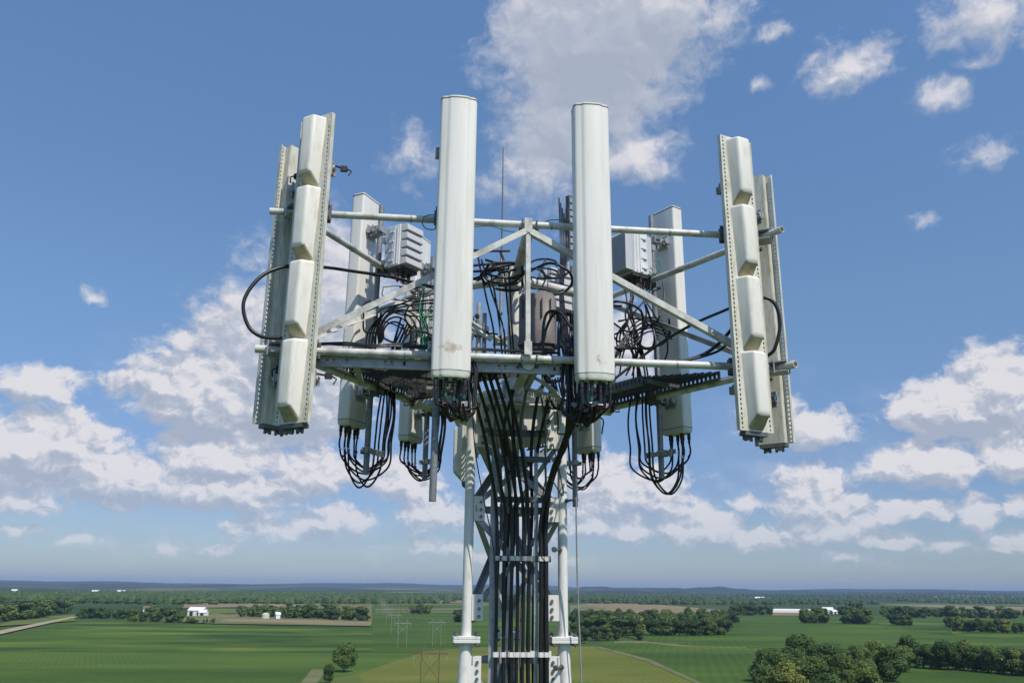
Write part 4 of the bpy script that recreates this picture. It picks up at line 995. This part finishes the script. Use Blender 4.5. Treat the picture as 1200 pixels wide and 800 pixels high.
# ------------------------------------------------------------------ sun and sky
EL = R(53); SA = math.atan2(.489, -.872)   # azimuth from +Y towards +X
sun = bpy.data.objects.new('sun', bpy.data.lights.new('sun', 'SUN')); C.objects.link(sun)
sun.data.energy = 4.0; sun.data.angle = R(.53); sun.data.color = (1, .93, .82)
sd = V((math.sin(SA)*math.cos(EL), math.cos(SA)*math.cos(EL), math.sin(EL)))
sun.rotation_euler = sd.to_track_quat('Z', 'Y').to_euler()
w = bpy.data.worlds.new('World'); sc.world = w; w.use_nodes = True; nt = w.node_tree; nt.nodes.clear(); L = nt.links.new
def N(t, **k):
    n = nt.nodes.new(t)
    for a, b in k.items(): setattr(n, a, b)
    return n
def mth(op, a, b=None, c=None, clamp=False):
    n = N('ShaderNodeMath', operation=op); n.use_clamp = clamp
    for i, x in enumerate((a, b, c)):
        if x is None: continue
        if isinstance(x, (int, float)): n.inputs[i].default_value = x
        else: L(x, n.inputs[i])
    return n.outputs[0]
def vm(op, a, b=None, c=None, out=0):
    n = N('ShaderNodeVectorMath', operation=op)
    for i, x in enumerate((a, b, c)):
        if x is None: continue
        if isinstance(x, (tuple, list)): n.inputs[i].default_value = x
        else: L(x, n.inputs[i])
    return n.outputs[out]
sky = N('ShaderNodeTexSky', sky_type='NISHITA'); sky.sun_disc = False; sky.sun_elevation = EL; sky.sun_rotation = SA; sky.altitude = 200; sky.air_density = 1.0; sky.dust_density = .5; sky.ozone_density = 3.0
tc = N('ShaderNodeTexCoord'); dr = vm('NORMALIZE', tc.outputs['Generated'])
sx = N('ShaderNodeSeparateXYZ'); L(dr, sx.inputs[0])
az = mth('ARCTAN2', sx.outputs[0], sx.outputs[1]); el = mth('ARCSINE', sx.outputs[2])
cb = N('ShaderNodeCombineXYZ'); L(az, cb.inputs[0]); L(el, cb.inputs[1]); P0 = cb.outputs[0]
# domain warp gives ragged cloud edges
wn = N('ShaderNodeTexNoise'); wn.noise_dimensions = '2D'; wn.inputs['Scale'].default_value = 34; wn.inputs['Detail'].default_value = 4; L(P0, wn.inputs['Vector'])
wv = vm('SUBTRACT', wn.outputs['Color'], (.5, .5, .5)); P1 = vm('MULTIPLY_ADD', wv, (.022, .016, 0), P0)
def azel(u, v):
    d = ray(u, v); return math.atan2(d.x, d.y), math.asin(d.z)
# each cloud of the sky: centre, half width, rise above and depth below the centre, weight
blobs = [(690, 50, 125, 140, 120, 1.15), (770, 15, 85, 60, 70, .8), (660, 150, 80, 80, 60, .8), (630, 200, 75, 40, 60, .6), (745, 190, 58, 40, 32, .85), (485, 190, 34, 44, 40, .46), (690, 130, 90, 60, 60, .75),
         (845, 25, 55, 44, 34, .5), (995, 82, 70, 40, 36, .64), (975, 95, 40, 16, 18, .6), (1105, 112, 38, 26, 26, .66), (1160, 20, 85, 50, 44, .72), (1150, 178, 40, 20, 20, .40), (905, 40, 25, 15, 14, .5), (1090, 257, 20, 10, 10, .36), (890, 100, 20, 12, 12, .42),
         (112, 348, 15, 11, 11, .48), (1140, 75, 30, 14, 12, .45),
         (330, 410, 105, 120, 100, 1.25), (400, 340, 80, 90, 120, 1.1), (235, 472, 100, 72, 36, 1.2), (220, 400, 35, 20, 22, .62), (350, 480, 90, 90, 45, 1.0),
         (45, 450, 65, 22, 26, .75), (40, 525, 105, 55, 62, 1.0), (130, 560, 90, 50, 42, .9), (260, 540, 100, 40, 30, .9), (250, 575, 125, 32, 30, .85), (370, 560, 60, 38, 36, .75), (30, 590, 60, 20, 15, .6),
         (330, 620, 85, 22, 20, .62), (395, 612, 42, 26, 18, .8), (20, 623, 28, 10, 9, .7), (90, 632, 26, 9, 8, .55), (255, 645, 26, 9, 7, .62), (200, 643, 18, 8, 7, .5), (510, 605, 55, 30, 24, .8), (520, 640, 50, 18, 14, .7), (470, 570, 60, 28, 25, .7), (600, 600, 60, 50, 40, .6),
         (700, 575, 55, 48, 28, .8), (740, 585, 70, 28, 20, .8), (770, 560, 50, 24, 20, .6), (820, 625, 62, 38, 20, .95), (740, 622, 30, 30, 16, .8), (690, 610, 34, 40, 20, .8), (890, 632, 70, 18, 14, .75), (955, 592, 62, 48, 20, 1.0), (960, 625, 85, 26, 18, .9), (875, 592, 26, 16, 12, .7), (1040, 632, 60, 14, 12, .65),
         (960, 505, 62, 28, 22, .75), (905, 488, 40, 30, 26, .55), (1090, 548, 95, 34, 24, .95), (1120, 470, 80, 36, 50, 1.0), (1175, 450, 60, 50, 70, 1.0), (1062, 486, 22, 24, 20, .8), (1180, 535, 60, 34, 30, .9), (1240, 480, 70, 60, 80, 1.), 
         (1070, 602, 52, 18, 12, .85), (1146, 606, 26, 28, 16, .9), (1195, 590, 26, 16, 14, .7), (1190, 636, 36, 20, 14, .65), (1110, 640, 46, 12, 10, .55), (730, 400, 50, 55, 60, .75), (1000, 655, 60, 9, 8, .45), (600, 655, 90, 9, 9, .45),
         # beyond the sides of the view
         (-150, 520, 120, 70, 60, 1.), (-300, 590, 150, 40, 30, .9), (1500, 560, 140, 60, 40, .9), (-200, 200, 110, 70, 60, .8)]
def mask(Pv):
    acc = None
    for (u, v, ru, up_, dn, s) in blobs:
        a0, e0 = azel(u, v); a1, _ = azel(u+ru, v); _, e1 = azel(u, v-up_); _, e2 = azel(u, v+dn)
        q = 1.14
        if abs(a1-a0) < 1e-4: continue
        ka, ku, kd = 1/(abs(a1-a0)*q), 1/(abs(e1-e0)*q), 1/(abs(e2-e0)*q*.92)
        A = vm('MULTIPLY_ADD', Pv, (ka, ku, 0), (-a0*ka, -e0*ku, 0)); B = vm('MULTIPLY_ADD', Pv, (-ka, -kd, 0), (a0*ka, e0*kd, 0))
        ln = vm('LENGTH', vm('MAXIMUM', A, B), out=1)
        f = mth('MULTIPLY_ADD', ln, -s, s)
        acc = f if acc is None else mth('MAXIMUM', acc, f)
    return mth('MAXIMUM', acc, -.6)
mk = mask(P1)
def fbm(Pv, scale, detail, rough=.6):
    st = vm('MULTIPLY', Pv, (1, 1.45, 1)); n = N('ShaderNodeTexNoise'); n.noise_dimensions = '2D'
    n.inputs['Scale'].default_value = scale; n.inputs['Detail'].default_value = detail; n.inputs['Roughness'].default_value = rough; L(st, n.inputs['Vector']); return n.outputs['Fac']
mkup = mask(vm('ADD', P1, (.008, .020, 0)))
blobs = [(715, 65, 150, 140, 120, 1.0), (670, 150, 100, 70, 60, .8), (350, 500, 110, 20, 26, .6), (1130, 503, 80, 18, 24, .5), (60, 565, 120, 16, 22, .35), (370, 450, 60, 50, 60, .5), (1140, 30, 70, 40, 30, .4)]
gm = mask(P0)
def billow(Pv, detail):
    st = vm('MULTIPLY', Pv, (1, 1.3, 1)); n = N('ShaderNodeTexVoronoi'); n.voronoi_dimensions = '2D'; n.feature = 'SMOOTH_F1'; n.inputs['Scale'].default_value = 31; n.inputs['Detail'].default_value = detail; n.inputs['Roughness'].default_value = .55; n.inputs['Smoothness'].default_value = .35; n.normalize = True; L(st, n.inputs['Vector'])
    f = fbm(Pv, 17, detail+3, .6)
    return mth('ADD', mth('MULTIPLY_ADD', n.outputs['Distance'], -.55, .30), f)      # cauliflower heads over ragged drift
n1 = billow(P1, 4)
n2 = billow(vm('ADD', P1, (.004, .008, 0)), 3)
n3 = fbm(vm('ADD', P0, (3.1, 1.7, 0)), 7, 3, .5)
nf = fbm(P1, 62, 4, .6)
dens0 = mth('ADD', mk, mth('MULTIPLY_ADD', n1, 1.12, mth('MULTIPLY_ADD', nf, .30, -.80)))
dens = mth('MULTIPLY_ADD', mth('MAXIMUM', gm, 0.), .55, dens0)
def mrange(x, a, b, c, d, sm=True):
    n = N('ShaderNodeMapRange'); n.interpolation_type = 'SMOOTHSTEP' if sm else 'LINEAR'; L(x, n.inputs[0])
    for i, q in enumerate((a, b, c, d)): n.inputs[i+1].default_value = q
    return n.outputs[0]
hard = mrange(el, .16, .36, 2.1, 1.0)          # low heaps are crisp, high ones ragged and thin
alpha = mrange(mth('MULTIPLY', mth('SUBTRACT', dens, .02), hard), .0, .78, 0, .94)
veil = mth('MULTIPLY', mrange(n3, .40, .75, 0, .22), mrange(el, .12, .30, 1, .0)); alpha = mth('MAXIMUM', alpha, veil)
lit = mth('MULTIPLY_ADD', mth('SUBTRACT', n1, n2), mrange(el, .22, .40, 3.2, 1.0), .60)       # billows facing the sun are brighter
lit = mth('ADD', lit, mth('MULTIPLY', mth('SUBTRACT', mk, mkup), 1.35))     # rounded tops, shaded bases
lit = mth('ADD', lit, mth('MULTIPLY', mth('MAXIMUM', gm, 0.), -.62), clamp=True)
cc = N('ShaderNodeValToRGB'); e = cc.color_ramp.elements
e[0].position = 0; e[0].color = (.40, .45, .555, 1); e[1].position = 1; e[1].color = (.78, .76, .79, 1); x = e.new(.5); x.color = (.50, .54, .63, 1)
L(lit, cc.inputs[0])
SKY = .12
c10 = vm('SCALE', cc.outputs[0]); nt.nodes[-1].inputs['Scale'].default_value = 1/SKY
# low clouds sink into the blue air
lowf = mrange(el, .0, .13, .50, 1.0); alpha = mth('MULTIPLY', alpha, lowf)
mx = N('ShaderNodeMix', data_type='RGBA'); L(alpha, mx.inputs[0]); tr = N('ShaderNodeValToRGB'); e = tr.color_ramp.elements   # summer air: deeper blue low down than the clear-air model gives
e[0].position = 0; e[0].color = (.56, .62, .75, 1); e[1].position = .62; e[1].color = (1.16, 1.36, 1.46, 1); x = e.new(.12); x.color = (.60, .66, .83, 1); x = e.new(.32); x.color = (.90, 1.02, 1.08, 1)
L(mth('SINE', el), tr.inputs[0]); L(vm('MULTIPLY', sky.outputs[0], tr.outputs[0]), mx.inputs[6]); L(c10, mx.inputs[7])
bg = N('ShaderNodeBackground'); bg.inputs['Strength'].default_value = SKY; L(mx.outputs[2], bg.inputs[0]); wo = N('ShaderNodeOutputWorld'); L(bg.outputs[0], wo.inputs[0])
w.cycles.sampling_method = 'MANUAL'; w.cycles.sample_map_resolution = 512
sc.view_settings.view_transform = 'Standard'; sc.view_settings.look = 'None'; sc.view_settings.exposure = 0; sc.view_settings.gamma = 1
sc.cycles.volume_bounces = 0; sc.cycles.max_bounces = 5; sc.cycles.diffuse_bounces = 3; sc.cycles.glossy_bounces = 2; sc.cycles.use_denoising = True; sc.cycles.transparent_max_bounces = 4
sc.cycles.sample_clamp_indirect = 6
